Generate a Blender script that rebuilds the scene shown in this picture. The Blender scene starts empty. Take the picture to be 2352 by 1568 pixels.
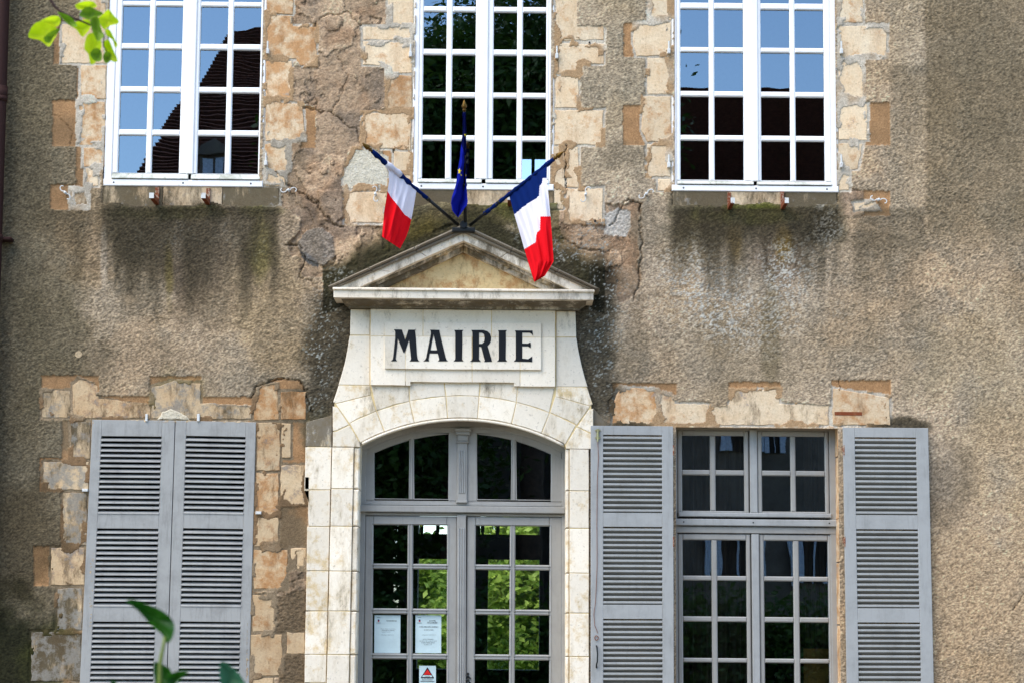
import bpy, math, random
import numpy as np
from mathutils import Vector, Matrix
from mathutils.geometry import tessellate_polygon
random.seed(7)
scn = bpy.context.scene
COL = scn.collection
# ------------------------------------------------------------------ camera
FV = 75/36*2352.0            # focal length in units of the 2352-wide survey picture
PITCH = math.atan(0.137); ROLL = 0.0095
CAMP = Vector((0.0, -16.7, 1.65))
cam = bpy.data.objects.new('camera', bpy.data.cameras.new('camera')); COL.objects.link(cam)
cam.data.lens = 75; cam.data.sensor_width = 36; cam.data.clip_end = 2000
RM = Matrix.Rotation(math.pi/2+PITCH, 3, 'X') @ Matrix.Rotation(ROLL, 3, 'Z')
cam.matrix_world = Matrix.Translation(CAMP) @ RM.to_4x4()
cam.data.dof.use_dof = True; cam.data.dof.focus_distance = 16.9; cam.data.dof.aperture_fstop = 9
scn.camera = cam
# ------------------------------------------------------------------ world, sun, exposure
SUN_EL = math.radians(54); SUN_AZ = math.radians(232)
w = bpy.data.worlds.new('World'); scn.world = w; w.use_nodes = True
nt = w.node_tree; bg = nt.nodes['Background']
sky = nt.nodes.new('ShaderNodeTexSky'); sky.sky_type = 'NISHITA'; sky.sun_disc = False
sky.sun_elevation = SUN_EL; sky.sun_rotation = SUN_AZ
sky.air_density = 1.0; sky.dust_density = .2; sky.ozone_density = 3.5
nt.links.new(sky.outputs[0], bg.inputs[0]); bg.inputs[1].default_value = 0.115
sl = bpy.data.lights.new('sun', 'SUN'); sl.energy = 1.5; sl.angle = math.radians(60); sl.color = (1, .89, .74)
so = bpy.data.objects.new('sun', sl); COL.objects.link(so)
sd = Vector((math.sin(SUN_AZ)*math.cos(SUN_EL), math.cos(SUN_AZ)*math.cos(SUN_EL), math.sin(SUN_EL)))
so.rotation_euler = (-sd).to_track_quat('-Z', 'Y').to_euler(); so.location = (0, 20, 30)
scn.view_settings.view_transform = 'Standard'; scn.view_settings.look = 'None'
scn.view_settings.exposure = 1.9; scn.view_settings.gamma = 1
scn.view_settings.use_curve_mapping = False
scn.render.engine = 'CYCLES'
scn.cycles.max_bounces = 8; scn.cycles.transparent_max_bounces = 16

# ------------------------------------------------------------------ survey helpers: picture angle -> point on a wall plane
def ray(vx, vy):
    return RM @ Vector(((vx-1176)/FV, -(vy-784)/FV, -1.0))
def W(vx, vy, y=0.0):
    d = ray(vx, vy); t = (y-CAMP.y)/d.y
    p = CAMP + d*t
    return (p.x, p.z)
def REFL(vx, vy, Y, g=0.04):          # where a ray mirrored in the window glass meets the plane y=-Y
    d = ray(vx, vy); t = (g-CAMP.y)/d.y; p = CAMP + d*t
    s = (Y+g)/d.y
    return Vector((p.x+d.x*s, -Y, p.z+d.z*s))
def PT(vx, vy, y=0.0, xr=1063):       # level lines: vy is read at the column xr
    return W(vx, vy+0.0085*(vx-xr), y)
RI = np.array(RM.inverted())
def toV(X, Z, y=0.0):
    d = [X-CAMP.x, y-CAMP.y, Z-CAMP.z]
    c = [RI[i][0]*d[0]+RI[i][1]*d[1]+RI[i][2]*d[2] for i in range(3)]
    return 1176+FV*c[0]/(-c[2]), 784-FV*c[1]/(-c[2])
class Fr:                              # an upright frame: columns read at row ya, rows read at column xa
    def __init__(s, xa, ya, y, shear=0.0):
        s.xa, s.ya, s.y, s.k = xa, ya, y, shear; s.z0 = W(xa, ya, y)[1]
    def X(s, vx): return W(vx, s.ya+0.0085*(vx-s.xa), s.y)[0]
    def Z(s, vy): return W(s.xa, vy, s.y)[1]

# ------------------------------------------------------------------ materials
def lin(c):
    return tuple((v/12.92 if v <= .04045 else ((v+.055)/1.055)**2.4) for v in c[:3])+(1,)
class NT:
    def __init__(s, name):
        s.m = bpy.data.materials.new(name); s.m.use_nodes = True; s.t = s.m.node_tree; s.t.nodes.clear()
        s.o = s.n('ShaderNodeOutputMaterial')
    def n(s, t, **k):
        a = s.t.nodes.new(t)
        for q, v in k.items(): setattr(a, q, v)
        return a
    def l(s, a, b): s.t.links.new(a, b)
    def pos(s): return s.n('ShaderNodeNewGeometry').outputs['Position']
    def noise(s, sc, det=4, rough=.6, vec=None, stretch=None):
        a = s.n('ShaderNodeTexNoise'); a.inputs['Scale'].default_value = sc; a.inputs['Detail'].default_value = det
        a.inputs['Roughness'].default_value = rough
        v = vec or s.pos()
        if stretch:
            mp = s.n('ShaderNodeMapping'); mp.inputs['Scale'].default_value = stretch; s.l(v, mp.inputs[0]); v = mp.outputs[0]
        s.l(v, a.inputs['Vector']); return a.outputs[0]
    def ramp(s, f, p0, p1, c0=(0,0,0,1), c1=(1,1,1,1)):
        r = s.n('ShaderNodeValToRGB'); e = r.color_ramp.elements
        e[0].position = p0; e[1].position = p1; e[0].color = c0; e[1].color = c1
        s.l(f, r.inputs[0]); return r.outputs[0]
    def mix(s, f, a, b, mode='MIX'):
        m = s.n('ShaderNodeMix', data_type='RGBA', blend_type=mode)
        for q, v in ((0, f), (6, a), (7, b)):
            if hasattr(v, 'links'): s.l(v, m.inputs[q])
            else: m.inputs[q].default_value = v
        return m.outputs[2]
    def math(s, op, a, b=None, clamp=False):
        m = s.n('ShaderNodeMath', operation=op, use_clamp=clamp)
        for q, v in ((0, a), (1, b)):
            if v is None: continue
            if hasattr(v, 'links'): s.l(v, m.inputs[q])
            else: m.inputs[q].default_value = v
        return m.outputs[0]
    def bump(s, h, dist, st=1.0, nrm=None):
        b = s.n('ShaderNodeBump'); b.inputs['Strength'].default_value = st; b.inputs['Distance'].default_value = dist
        s.l(h, b.inputs['Height'])
        if nrm: s.l(nrm, b.inputs['Normal'])
        return b.outputs[0]
    def done(s, col, rough=.8, nrm=None, metal=0, spec=.3):
        p = s.n('ShaderNodeBsdfPrincipled')
        if hasattr(col, 'links'): s.l(col, p.inputs['Base Color'])
        else: p.inputs['Base Color'].default_value = col
        if hasattr(rough, 'links'): s.l(rough, p.inputs['Roughness'])
        else: p.inputs['Roughness'].default_value = rough
        p.inputs['Metallic'].default_value = metal; p.inputs['Specular IOR Level'].default_value = spec
        if nrm: s.l(nrm, p.inputs['Normal'])
        s.l(p.outputs[0], s.o.inputs[0]); return s.m

def mat_wall():
    t = NT('roughcast'); a = t.n('ShaderNodeAttribute'); a.attribute_name = 'Col'
    g = t.noise(190, 3, .7); g2 = t.noise(75, 3, .7)
    c = t.mix(1.0, a.outputs['Color'], t.ramp(g, .3, .72, lin((.74,.73,.71)), lin((1.0,1.0,1.0))), 'MULTIPLY')
    c = t.mix(1.0, c, t.ramp(g2, .3, .7, lin((.82,.81,.80)), lin((1,1,1))), 'MULTIPLY')
    return t.done(c, .95, t.bump(g, .004, .8), spec=.1)
def mat_stone(name, base, alt, stainc, dirtc, bump=.004, fine=(.87,.86,.85)):
    # per-stone tint comes from the object's colour: r = warm stain, g = dirt, b = lichen grey, a = brightness
    t = NT(name); oi = t.n('ShaderNodeObjectInfo'); sp = t.n('ShaderNodeSeparateColor'); t.l(oi.outputs['Color'], sp.inputs[0])
    off = t.n('ShaderNodeVectorMath', operation='SCALE'); off.inputs[3].default_value = 31
    cmb = t.n('ShaderNodeCombineXYZ'); t.l(oi.outputs['Random'], cmb.inputs[0]); t.l(oi.outputs['Random'], cmb.inputs[2]); t.l(cmb.outputs[0], off.inputs[0])
    ad = t.n('ShaderNodeVectorMath', operation='ADD'); t.l(off.outputs[0], ad.inputs[0]); t.l(t.pos(), ad.inputs[1]); v = ad.outputs[0]
    n1 = t.noise(3.2, 6, .65, v); n2 = t.noise(9, 7, .72); n3 = t.noise(60, 4, .7, v); n4 = t.noise(6, 8, .75, None, (1, 1, .35))
    c = t.mix(t.ramp(n1, .35, .65), lin(base), lin(alt))
    def cover(n, amt, th, wd, k, gain):
        q = t.math('ADD', t.math('SUBTRACT', n, th), t.math('MULTIPLY', amt, k))
        return t.math('MULTIPLY', t.math('DIVIDE', q, wd, True), gain)
    f = cover(n2, sp.outputs[0], .66, .14, .26, .8); c = t.mix(f, c, lin(stainc))
    f = t.math('MULTIPLY', t.ramp(n4, .5, .62), t.math('MULTIPLY', sp.outputs[0], .7)); c = t.mix(f, c, lin(tuple(x*.82 for x in stainc)))
    f = cover(n4, sp.outputs[1], .63, .16, .40, .85); c = t.mix(f, c, lin(dirtc))
    f = cover(n2, sp.outputs[2], .64, .10, .20, .8); c = t.mix(f, c, lin((.66,.66,.64)))
    f = t.math('MULTIPLY', t.ramp(t.noise(45, 3, .6, v), .62, .70), .35); c = t.mix(f, c, lin((.42,.34,.26)))
    c = t.mix(1.0, c, t.ramp(n3, .25, .75, lin(fine), (1,1,1,1)), 'MULTIPLY')
    c = t.mix(1.0, c, t.mix(oi.outputs['Alpha'], lin((.80,.75,.67)), (1,1,1,1)), 'MULTIPLY')
    br = t.math('ADD', t.math('MULTIPLY', oi.outputs['Random'], .20), .84)
    c = t.mix(1.0, c, br, 'MULTIPLY')
    h = t.math('ADD', t.math('MULTIPLY', n2, 1.0), t.math('MULTIPLY', n3, .25))
    return t.done(c, .85, t.bump(h, bump*2.5, .8), spec=.2)
def mat_paint(name, col, dirt, rough=.45, wear=.35, grain=True):
    t = NT(name); n1 = t.noise(5, 6, .7); n2 = t.noise(28, 6, .75, None, (1, 1, .12)); n3 = t.noise(90, 3, .6)
    c = t.mix(t.math('MULTIPLY', t.ramp(n1, .45, .8), wear), lin(col), lin(dirt))
    c = t.mix(t.math('MULTIPLY', t.ramp(n2, .52, .72), wear*.8), c, lin(dirt))
    c = t.mix(t.math('MULTIPLY', t.ramp(n3, .70, .76), wear), c, lin(tuple(x*.6 for x in dirt)))
    return t.done(c, rough, t.bump(n2, .0012, .6), spec=.35)
def mat_plain(name, col, rough=.7, metal=0, var=.12, sc=20, spec=.3):
    t = NT(name); n1 = t.noise(sc, 5, .65)
    a = lin(tuple(x*(1-var) for x in col)); b = lin(tuple(min(1, x*(1+var)) for x in col))
    return t.done(t.mix(t.ramp(n1, .3, .7), a, b), rough, t.bump(n1, .002, .4), metal, spec)
def mat_rust(name, paintc, amt):
    t = NT(name); n1 = t.noise(26, 6, .7)
    c = t.mix(t.ramp(n1, amt-.08, amt+.08), lin(paintc), lin((.45,.22,.10)))
    return t.done(c, .8, t.bump(n1, .003, .6))
def mat_glass():
    t = NT('window_glass'); n1 = t.noise(1.6, 2, .4)
    nr = t.bump(n1, .0022, .5)
    fr = t.n('ShaderNodeFresnel'); fr.inputs[0].default_value = 1.52
    f = t.math('MULTIPLY', fr.outputs[0], 5.4, True)
    g = t.n('ShaderNodeBsdfGlossy'); g.inputs['Roughness'].default_value = 0.0; g.inputs['Color'].default_value = (.80, .92, 1.0, 1); t.l(nr, g.inputs['Normal'])
    tr = t.n('ShaderNodeBsdfTransparent'); tr.inputs[0].default_value = (.82, .88, .86, 1)
    m = t.n('ShaderNodeMixShader'); t.l(f, m.inputs[0]); t.l(tr.outputs[0], m.inputs[1]); t.l(g.outputs[0], m.inputs[2])
    t.l(m.outputs[0], t.o.inputs[0]); return t.m
def mat_thin(name, col, col2, trans=.45, sc=8, rough=.5):
    t = NT(name); n1 = t.noise(sc, 4, .6)
    oi = t.n('ShaderNodeObjectInfo')
    c = t.mix(t.ramp(n1, .35, .65), lin(col), lin(col2))
    d = t.n('ShaderNodeBsdfPrincipled'); d.inputs['Roughness'].default_value = rough; d.inputs['Specular IOR Level'].default_value = .3
    t.l(c, d.inputs['Base Color'])
    tl = t.n('ShaderNodeBsdfTranslucent'); t.l(c, tl.inputs[0])
    m = t.n('ShaderNodeMixShader'); m.inputs[0].default_value = trans
    t.l(d.outputs[0], m.inputs[1]); t.l(tl.outputs[0], m.inputs[2]); t.l(m.outputs[0], t.o.inputs[0]); return t.m
def mat_flag(name, col):
    t = NT(name); n1 = t.noise(4, 3, .5)
    c = t.mix(t.ramp(n1, .3, .7), lin(tuple(x*.94 for x in col)), lin(col))
    d = t.n('ShaderNodeBsdfDiffuse'); t.l(c, d.inputs[0])
    wv = t.noise(500, 1, .5); t.l(t.bump(wv, .0006, .3), d.inputs['Normal'])
    tl = t.n('ShaderNodeBsdfTranslucent'); t.l(c, tl.inputs[0])
    m = t.n('ShaderNodeMixShader'); m.inputs[0].default_value = .22
    t.l(d.outputs[0], m.inputs[1]); t.l(tl.outputs[0], m.inputs[2]); t.l(m.outputs[0], t.o.inputs[0]); return t.m

M = {}
M['wall'] = mat_wall()
M['stone'] = mat_stone('quoin_limestone', (.95,.87,.74), (.92,.80,.64), (.80,.58,.36), (.26,.25,.18))
M['white_stone'] = mat_stone('dressed_limestone', (.95,.905,.825), (.925,.875,.785), (.84,.72,.50), (.30,.26,.19), .0007, (.95,.95,.95))
M['rough_white'] = mat_stone('hewn_pale_limestone', (.98,.95,.87), (.96,.91,.80), (.84,.72,.50), (.6,.5,.36), .022, (.80,.79,.76))
M['tymp'] = mat_stone('tympanum_limestone', (.86,.77,.58), (.82,.70,.50), (.70,.50,.30), (.35,.30,.2), .0015, (.92,.92,.92))
M['plug'] = mat_plain('plug_mortar', (.66,.58,.46), .95, 0, .15, 90); M['ochre'] = mat_plain('ochre_mortar', (.80,.71,.52), .95)
M['white'] = mat_paint('white_paint', (.93,.92,.91), (.72,.70,.64), .4, .14)
M['white_worn'] = mat_paint('worn_white_paint', (.84,.84,.80), (.42,.42,.30), .7, .9)
M['grey'] = mat_paint('grey_paint', (.605,.60,.58), (.41,.40,.385), .42, .6)
M['grey2'] = mat_paint('grey_door_paint', (.59,.58,.555), (.40,.385,.365), .42, .30)
M['grey3'] = mat_paint('pale_grey_paint', (.61,.612,.60), (.42,.42,.40), .5, .45)
M['glass'] = mat_glass()
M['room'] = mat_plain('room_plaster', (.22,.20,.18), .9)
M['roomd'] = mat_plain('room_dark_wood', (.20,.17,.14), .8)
M['iron'] = mat_plain('black_iron', (.12,.13,.13), .5, .3)
M['white_iron'] = mat_rust('white_painted_iron', (.80,.80,.78), .66)
M['rust'] = mat_rust('rusty_iron', (.66,.60,.52), .46)
M['rust2'] = mat_rust('rusted_iron', (.50,.30,.18), .40)
M['pipe'] = mat_rust('brown_pipe', (.17,.07,.045), .74)
M['gold'] = mat_plain('old_brass', (.40,.30,.13), .5, .8, .3, 60)
M['brass'] = mat_plain('pale_brass', (.62,.60,.44), .4, .5)
M['blue'] = mat_flag('flag_blue', (.07,.15,.38)); M['fwhite'] = mat_flag('flag_white', (.90,.89,.93)); M['red'] = mat_flag('flag_red', (.88,.10,.14))
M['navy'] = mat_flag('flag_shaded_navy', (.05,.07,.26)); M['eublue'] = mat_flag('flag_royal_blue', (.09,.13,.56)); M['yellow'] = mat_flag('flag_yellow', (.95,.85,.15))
M['ink'] = mat_plain('black_letter_paint', (.035,.04,.055), .5, 0, .1)
M['screw'] = mat_plain('dark_screw', (.05,.05,.05), .6)
M['paper'] = mat_plain('paper', (.72,.79,.79), .8, 0, .02)
M['text'] = mat_plain('print_black', (.12,.12,.14), .8); M['pred'] = mat_plain('print_red', (.75,.10,.08), .7); M['pblue'] = mat_plain('print_blue', (.12,.15,.40), .7)
M['brick'] = mat_plain('old_brick', (.55,.26,.18), .9, 0, .3, 30)
M['leafy'] = mat_thin('young_leaf', (.74,.86,.06), (.84,.93,.14), .6, 25)
M['leafd'] = mat_thin('dark_leaf', (.10,.30,.05), (.20,.42,.08), .35, 20)
M['leafb'] = mat_thin('blueish_leaf', (.22,.42,.30), (.30,.50,.36), .3, 20)
M['stem'] = mat_plain('twig_bark', (.20,.12,.10), .7); M['gstem'] = mat_plain('green_stem', (.42,.48,.20), .6)
M['crown'] = mat_thin('chestnut_leaves', (.44,.56,.20), (.78,.86,.40), .35, 2.2)
M['crown3'] = mat_thin('back_tree_leaves', (.30,.42,.12), (.40,.52,.16), .35, 1.5)
M['crown2'] = mat_thin('dark_tree_leaves', (.18,.28,.09), (.26,.38,.13), .3, 1.2)
M['bark'] = mat_plain('bark', (.26,.21,.17), .9, 0, .3, 12)
M['gravel'] = mat_plain('gravel', (.42,.38,.32), .95, 0, .15, 30)
M['grass'] = mat_plain('grass_ground', (.25,.33,.14), .95, 0, .3, 6)
M['tile'] = mat_plain('clay_roof_tiles', (.36,.24,.21), .9, 0, .4, 14)
M['opp'] = mat_plain('grey_render', (.44,.40,.36), .95, 0, .12, 3)
M['oppwood'] = mat_plain('pale_shutter_paint', (.76,.80,.86), .7)
M['curtain'] = mat_thin('curtain_cloth', (.34,.28,.24), (.28,.23,.20), .2, 3)
M['board'] = mat_plain('cardboard', (.60,.45,.22), .8)

# ------------------------------------------------------------------ mesh helpers
def finish(name, me, mat, parent=None, smooth=False, color=None, loc=None):
    if mat is not None:
        for mm in (mat if isinstance(mat, (list, tuple)) else [mat]): me.materials.append(mm)
    if smooth: me.polygons.foreach_set('use_smooth', [True]*len(me.polygons))
    o = bpy.data.objects.new(name, me); COL.objects.link(o)
    if parent: o.parent = parent
    if color: o.color = color
    if loc: o.location = loc
    return o
def thing(o, label, cat, group=None):
    o['label'] = label; o['category'] = cat
    if group: o['group'] = group
    return o
def empty(name, label=None, cat=None, group=None, loc=(0,0,0), parent=None):
    o = bpy.data.objects.new(name, None); COL.objects.link(o); o.location = loc; o.empty_display_size = .1
    if parent: o.parent = parent
    if label: thing(o, label, cat, group)
    return o
class MB:
    def __init__(s): s.v = []; s.f = []; s.mi = []
    def add(s, vs, fs, mi=0):
        b = len(s.v); s.v += [tuple(p) for p in vs]; s.f += [tuple(b+i for i in f) for f in fs]; s.mi += [mi]*len(fs)
    def box(s, x0, x1, z0, z1, yf, yb, bev=0.0, mi=0):
        if x0 > x1: x0, x1 = x1, x0
        if z0 > z1: z0, z1 = z1, z0
        e = min(bev, (x1-x0)*.45, (z1-z0)*.45)
        if e <= 0:
            s.add([(x0,yf,z0),(x1,yf,z0),(x1,yf,z1),(x0,yf,z1),(x0,yb,z0),(x1,yb,z0),(x1,yb,z1),(x0,yb,z1)],
                  [(0,1,2,3),(5,4,7,6),(4,0,3,7),(1,5,6,2),(3,2,6,7),(4,5,1,0)], mi)
        else:
            ys = yf+bev
            s.add([(x0+e,yf,z0+e),(x1-e,yf,z0+e),(x1-e,yf,z1-e),(x0+e,yf,z1-e),
                   (x0,ys,z0),(x1,ys,z0),(x1,ys,z1),(x0,ys,z1),(x0,yb,z0),(x1,yb,z0),(x1,yb,z1),(x0,yb,z1)],
                  [(0,1,2,3),(4,5,1,0),(5,6,2,1),(6,7,3,2),(7,4,0,3),(8,9,5,4),(9,10,6,5),(10,11,7,6),(11,8,4,7),(9,8,11,10)], mi)
    def tube(s, path, r, n=8, cap=True, mi=0):
        path = [Vector(p) for p in path]; rs = r if isinstance(r, (list, tuple)) else [r]*len(path)
        rings = []; up = None
        for i, p in enumerate(path):
            d = (path[min(i+1, len(path)-1)]-path[max(i-1, 0)]).normalized()
            if up is None: up = Vector((0,0,1)) if abs(d.z) < .9 else Vector((0,1,0))
            a = d.cross(up).normalized(); b = a.cross(d).normalized(); up = b
            rings.append([p+(a*math.cos(2*math.pi*k/n)+b*math.sin(2*math.pi*k/n))*rs[i] for k in range(n)])
        vs = [q for rg in rings for q in rg]; fs = []
        for i in range(len(path)-1):
            for k in range(n):
                fs.append((i*n+k, i*n+(k+1)%n, (i+1)*n+(k+1)%n, (i+1)*n+k))
        if cap: fs += [tuple(range(n))[::-1], tuple((len(path)-1)*n+k for k in range(n))]
        s.add(vs, fs, mi)
    def prism(s, poly, yf, yb, bev=0.0, holes=(), mi=0):
        # poly: list of (x, z); front at yf (towards the viewer), back at yb
        loops = [list(poly)]+[list(h) for h in holes]
        flat = [p for lp in loops for p in lp]
        ins = []
        for li, lp in enumerate(loops):
            if bev > 0:
                ar = sum(lp[i][0]*lp[(i+1)%len(lp)][1]-lp[(i+1)%len(lp)][0]*lp[i][1] for i in range(len(lp)))
                sg = 1 if ar > 0 else -1
                if li > 0: sg = -sg
                for i in range(len(lp)):
                    p, a, b = Vector(lp[i]), Vector(lp[i-1]), Vector(lp[(i+1) % len(lp)])
                    d1 = (p-a).normalized(); d2 = (b-p).normalized()
                    n1 = Vector((-d1.y, d1.x))*sg; n2 = Vector((-d2.y, d2.x))*sg
                    m = (n1+n2); m = m.normalized() if m.length > 1e-6 else n1
                    k = bev/max(.4, m.dot(n1)); ins.append(tuple(p+m*k))
            else: ins += lp
        n = len(flat)
        tris = tessellate_polygon([[Vector((p[0], p[1], 0)) for p in lp] for lp in loops])
        vs = [(p[0], yf, p[1]) for p in ins]; fs = []
        def orient(t, want):
            a, b, c = (flat[i] for i in t)
            cr = (b[0]-a[0])*(c[1]-a[1])-(c[0]-a[0])*(b[1]-a[1])
            return t if (cr > 0) == want else t[::-1]
        fs += [orient(tuple(t), True) for t in tris]
        o = n
        if bev > 0:
            vs += [(p[0], yf+bev, p[1]) for p in flat]; mid = n; o = 2*n
        else: mid = 0
        vs += [(p[0], yb, p[1]) for p in flat]
        fs += [tuple(i+o for i in orient(tuple(t), False)) for t in tris]
        b0 = 0
        for lp in loops:
            m = len(lp); ar = sum(lp[i][0]*lp[(i+1)%m][1]-lp[(i+1)%m][0]*lp[i][1] for i in range(m))
            hole = b0 > 0
            for i in range(m):
                a, b = b0+i, b0+(i+1) % m
                if (ar < 0) != hole: a, b = b, a
                if hole: pass
                if bev > 0: fs.append((b, a, mid+a, mid+b))
                fs.append((mid+b, mid+a, o+a, o+b))
            b0 += m
        s.add(vs, fs, mi)
    def shear(s, k, z0):
        s.v = [(x+k*(z-z0), y, z) for x, y, z in s.v]; return s
    def mesh(s, name):
        me = bpy.data.meshes.new(name); me.from_pydata(s.v, [], s.f)
        if any(s.mi): me.polygons.foreach_set('material_index', s.mi)
        me.update(); return me
    def build(s, name, mat, parent=None, smooth=False, color=None):
        return finish(name, s.mesh(name), mat, parent, smooth, color)
def rbox(fr, x0, x1, y0, y1, yf, yb, bev=0.0):
    b = MB(); b.box(fr.X(x0), fr.X(x1), fr.Z(y1), fr.Z(y0), yf, yb, bev)
    if fr.k: b.shear(fr.k, fr.z0)
    return b
def rough_poly(pts, step=.06, amp=.003, rnd=random):
    out = []
    for i in range(len(pts)):
        a, b = Vector(pts[i]), Vector(pts[(i+1) % len(pts)]); L = (b-a).length; n = max(1, int(L/step))
        nn = Vector((-(b-a).y, (b-a).x)).normalized() if L > 0 else Vector((0, 0))
        for k in range(n):
            j = rnd.uniform(-1, 1)*amp*(1.5 if k == 0 else 1)
            out.append(tuple(a+(b-a)*(k/n)+nn*j))
    return out

# ------------------------------------------------------------------ numpy noise
rng = np.random.RandomState(3)
LAT = rng.rand(16, 256, 256).astype(np.float32)
def vnoise(x, y, seed):
    L = LAT[seed % 16]; xi = np.floor(x).astype(int); yi = np.floor(y).astype(int)
    fx = (x-xi).astype(np.float32); fy = (y-yi).astype(np.float32); fx = fx*fx*(3-2*fx); fy = fy*fy*(3-2*fy)
    o = 37*seed; xi = xi+o; yi = yi+o*3
    a = L[xi & 255, yi & 255]; b = L[(xi+1) & 255, yi & 255]; c = L[xi & 255, (yi+1) & 255]; d = L[(xi+1) & 255, (yi+1) & 255]
    return (a*(1-fx)+b*fx)*(1-fy)+(c*(1-fx)+d*fx)*fy
def fbm(x, y, f, octv, seed, gain=.5):
    s = 0; a = 1; t = 0
    for k in range(octv):
        s = s+a*vnoise(x*f+k*17.3, y*f-k*9.1, seed+k); t += a; a *= gain; f *= 2.03
    return s/t
def sstep(a, b, x):
    t = np.clip((x-a)/(b-a), 0, 1); return t*t*(3-2*t)

# ------------------------------------------------------------------ stones of the wall (picture coordinates)
# (polygon or rect, warm stain, dirt, lichen)
def R4(x0, y0, x1, y1): return [(x0, y0), (x1, y0), (x1, y1), (x0, y1)]
ST = [
 # left upper window, left side
 (R4(190,-42,244,52),.5,.1,0), (R4(143,56,244,146),.35,.0,0), (R4(186,151,243,229),.5,.1,.0), (R4(180,235,242,334),.6,.1,0),
 (R4(192,339,241,384),.6,.15,.0), (R4(197,388,226,428),.4,.2,.1), (R4(163,434,204,479),.5,.3,.1),
 # left upper window, right side
 (R4(613,-40,673,32),.6,0,0), ([(613,37),(672,37),(673,61),(727,62),(727,151),(686,151),(680,136),(613,137)],.8,.05,0), (R4(611,141,670,230),.7,0,0),
 ([(611,235),(694,240),(700,322),(610,325)],.6,.05,0), (R4(609,331,666,394),.55,0,0), (R4(609,399,655,428),.45,0,0), (R4(608,433,641,470),.2,.05,0),
 # middle window, left side
 (R4(891,-40,950,58),.25,0,0), ([(834,62),(949,62),(949,92),(834,92)],.35,0,0), ([(834,97),(948,97),(947,169),(889,169),(888,151),(835,149)],.35,0,0), (R4(888,174,946,252),.6,0,0),
 ([(833,260),(944,259),(943,345),(900,343),(832,336)],.55,0,0), ([(815,343),(845,343),(888,366),(892,430),(792,434),(789,405),(802,368)],.0,.0,0), (R4(793,441,890,512),.4,0,0),
 (R4(905,350,944,395),.2,.05,0), (R4(912,398,944,424),.1,0,0),
 # middle window, right side
 ([(1276,-40),(1331,-40),(1331,56),(1387,57),(1387,92),(1278,94)],.35,0,0), ([(1278,101),(1387,101),(1387,147),(1333,148),(1333,171),(1278,171)],.3,0,0),
 (R4(1276,176,1329,248),.4,0,0), (R4(1275,254,1385,333),.4,0,0), (R4(1302,338,1329,430),.25,0,0), (R4(1272,338,1297,380),.5,.05,0), (R4(1271,385,1297,430),.2,.05,.1),
 (R4(1300,434,1384,512),.3,0,0), (R4(1271,434,1294,480),.2,.3,.1),
 # right upper window, left side
 (R4(1489,-40,1543,46),.35,0,0), ([(1459,55),(1541,52),(1541,128),(1462,130),(1452,90)],.25,0,0), (R4(1487,133,1541,217),.3,0,.1), ([(1477,222),(1541,222),(1541,326),(1488,326),(1474,300)],.45,0,.1), (R4(1487,332,1540,406),.2,0,.1), (R4(1512,411,1540,438),.2,.1,.1),
 # right upper window, right side
 (R4(1926,-40,1982,52),.4,0,0), (R4(1927,60,2037,134),.3,0,0), (R4(1926,142,1982,229),.3,0,0), (R4(1927,240,1992,322),.2,0,0), ([(1926,329),(1982,330),(1970,388),(1930,395)],.35,0,0), (R4(1926,397,1950,438),.1,0,.1),
 ([(1960,468),(2000,462),(2020,480),(1965,484)],.1,0,0),
 # left ground window band
 (R4(97,896,161,958),.35,.45,.6), ([(167,885),(185,868),(226,885),(227,914),(345,926),(345,960),(167,960)],.7,.3,.5),
 ([(348,890),(400,874),(460,880),(461,924),(576,930),(577,962),(348,960)],.4,.35,.7), ([(583,908),(600,882),(637,882),(640,964),(582,964)],.95,.1,.2), (R4(645,899,702,963),.95,.1,.1),
 # left ground window left side
 (R4(163,968,207,1052),.6,.5,.6), (R4(100,1060,203,1124),.2,.3,.9), (R4(145,1131,200,1251),.3,.5,.8), (R4(118,1257,194,1343),.6,.35,.5), (R4(132,1350,189,1445),.2,.5,.9), (R4(72,1450,186,1563),.5,.65,.8),
 # left ground window right side
 (R4(590,970,643,1080),.7,.35,.3), (R4(647,972,668,1050),.0,.0,0), (R4(588,1086,640,1182),.8,.2,.2), (R4(645,1067,701,1157),.5,.2,.5), (R4(585,1188,640,1254),.6,.2,.3),
 (R4(583,1262,660,1352),.9,.1,.2), (R4(668,1258,702,1306),.5,0,0), (R4(580,1365,632,1450),.6,0,0), (R4(575,1456,648,1550),.5,0,0), (R4(659,1452,700,1500),.4,.1,0), (R4(573,1556,626,1640),.3,0,0),
 # right ground window band
 ([(1407,972),(1407,925),(1425,888),(1510,895),(1510,975)],.7,.1,.2), ([(1516,898),(1549,905),(1551,926),(1627,928),(1627,975),(1516,975)],.35,.1,.15),
 ([(1633,928),(1676,928),(1678,894),(1700,896),(1790,893),(1790,927),(1903,928),(1904,975),(1633,975)],.25,.25,.25), ([(1912,975),(1914,890),(1940,896),(2000,905),(2043,912),(2045,975)],.5,.05,.05),
]
TAN = [R4(188,965,214,1250),R4(178,1250,206,1700),R4(570,965,592,1700),R4(124,55,160,148),R4(122,232,180,338),R4(117,425,205,482),R4(178,148,192,232),R4(176,338,205,428),R4(690,246,725,342),R4(1430,243,1480,335),R4(1432,54,1462,132),
 R4(1988,237,2043,335),R4(1983,440,2043,497),R4(97,862,228,900),R4(345,864,462,892),R4(228,910,345,928),R4(462,911,582,930),[(580,912),(592,884),(640,868),(690,873),(705,900),(712,965),(580,965)],
 R4(1405,880,1553,905),R4(1674,877,1792,897),R4(1908,873,2046,915),[(1405,975),(1405,920),(1425,885),(1425,975)],R4(92,1052,150,1128),R4(78,1253,130,1345),R4(143,965,208,1060),R4(585,965,705,1260),R4(880,345,950,432)]
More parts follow.
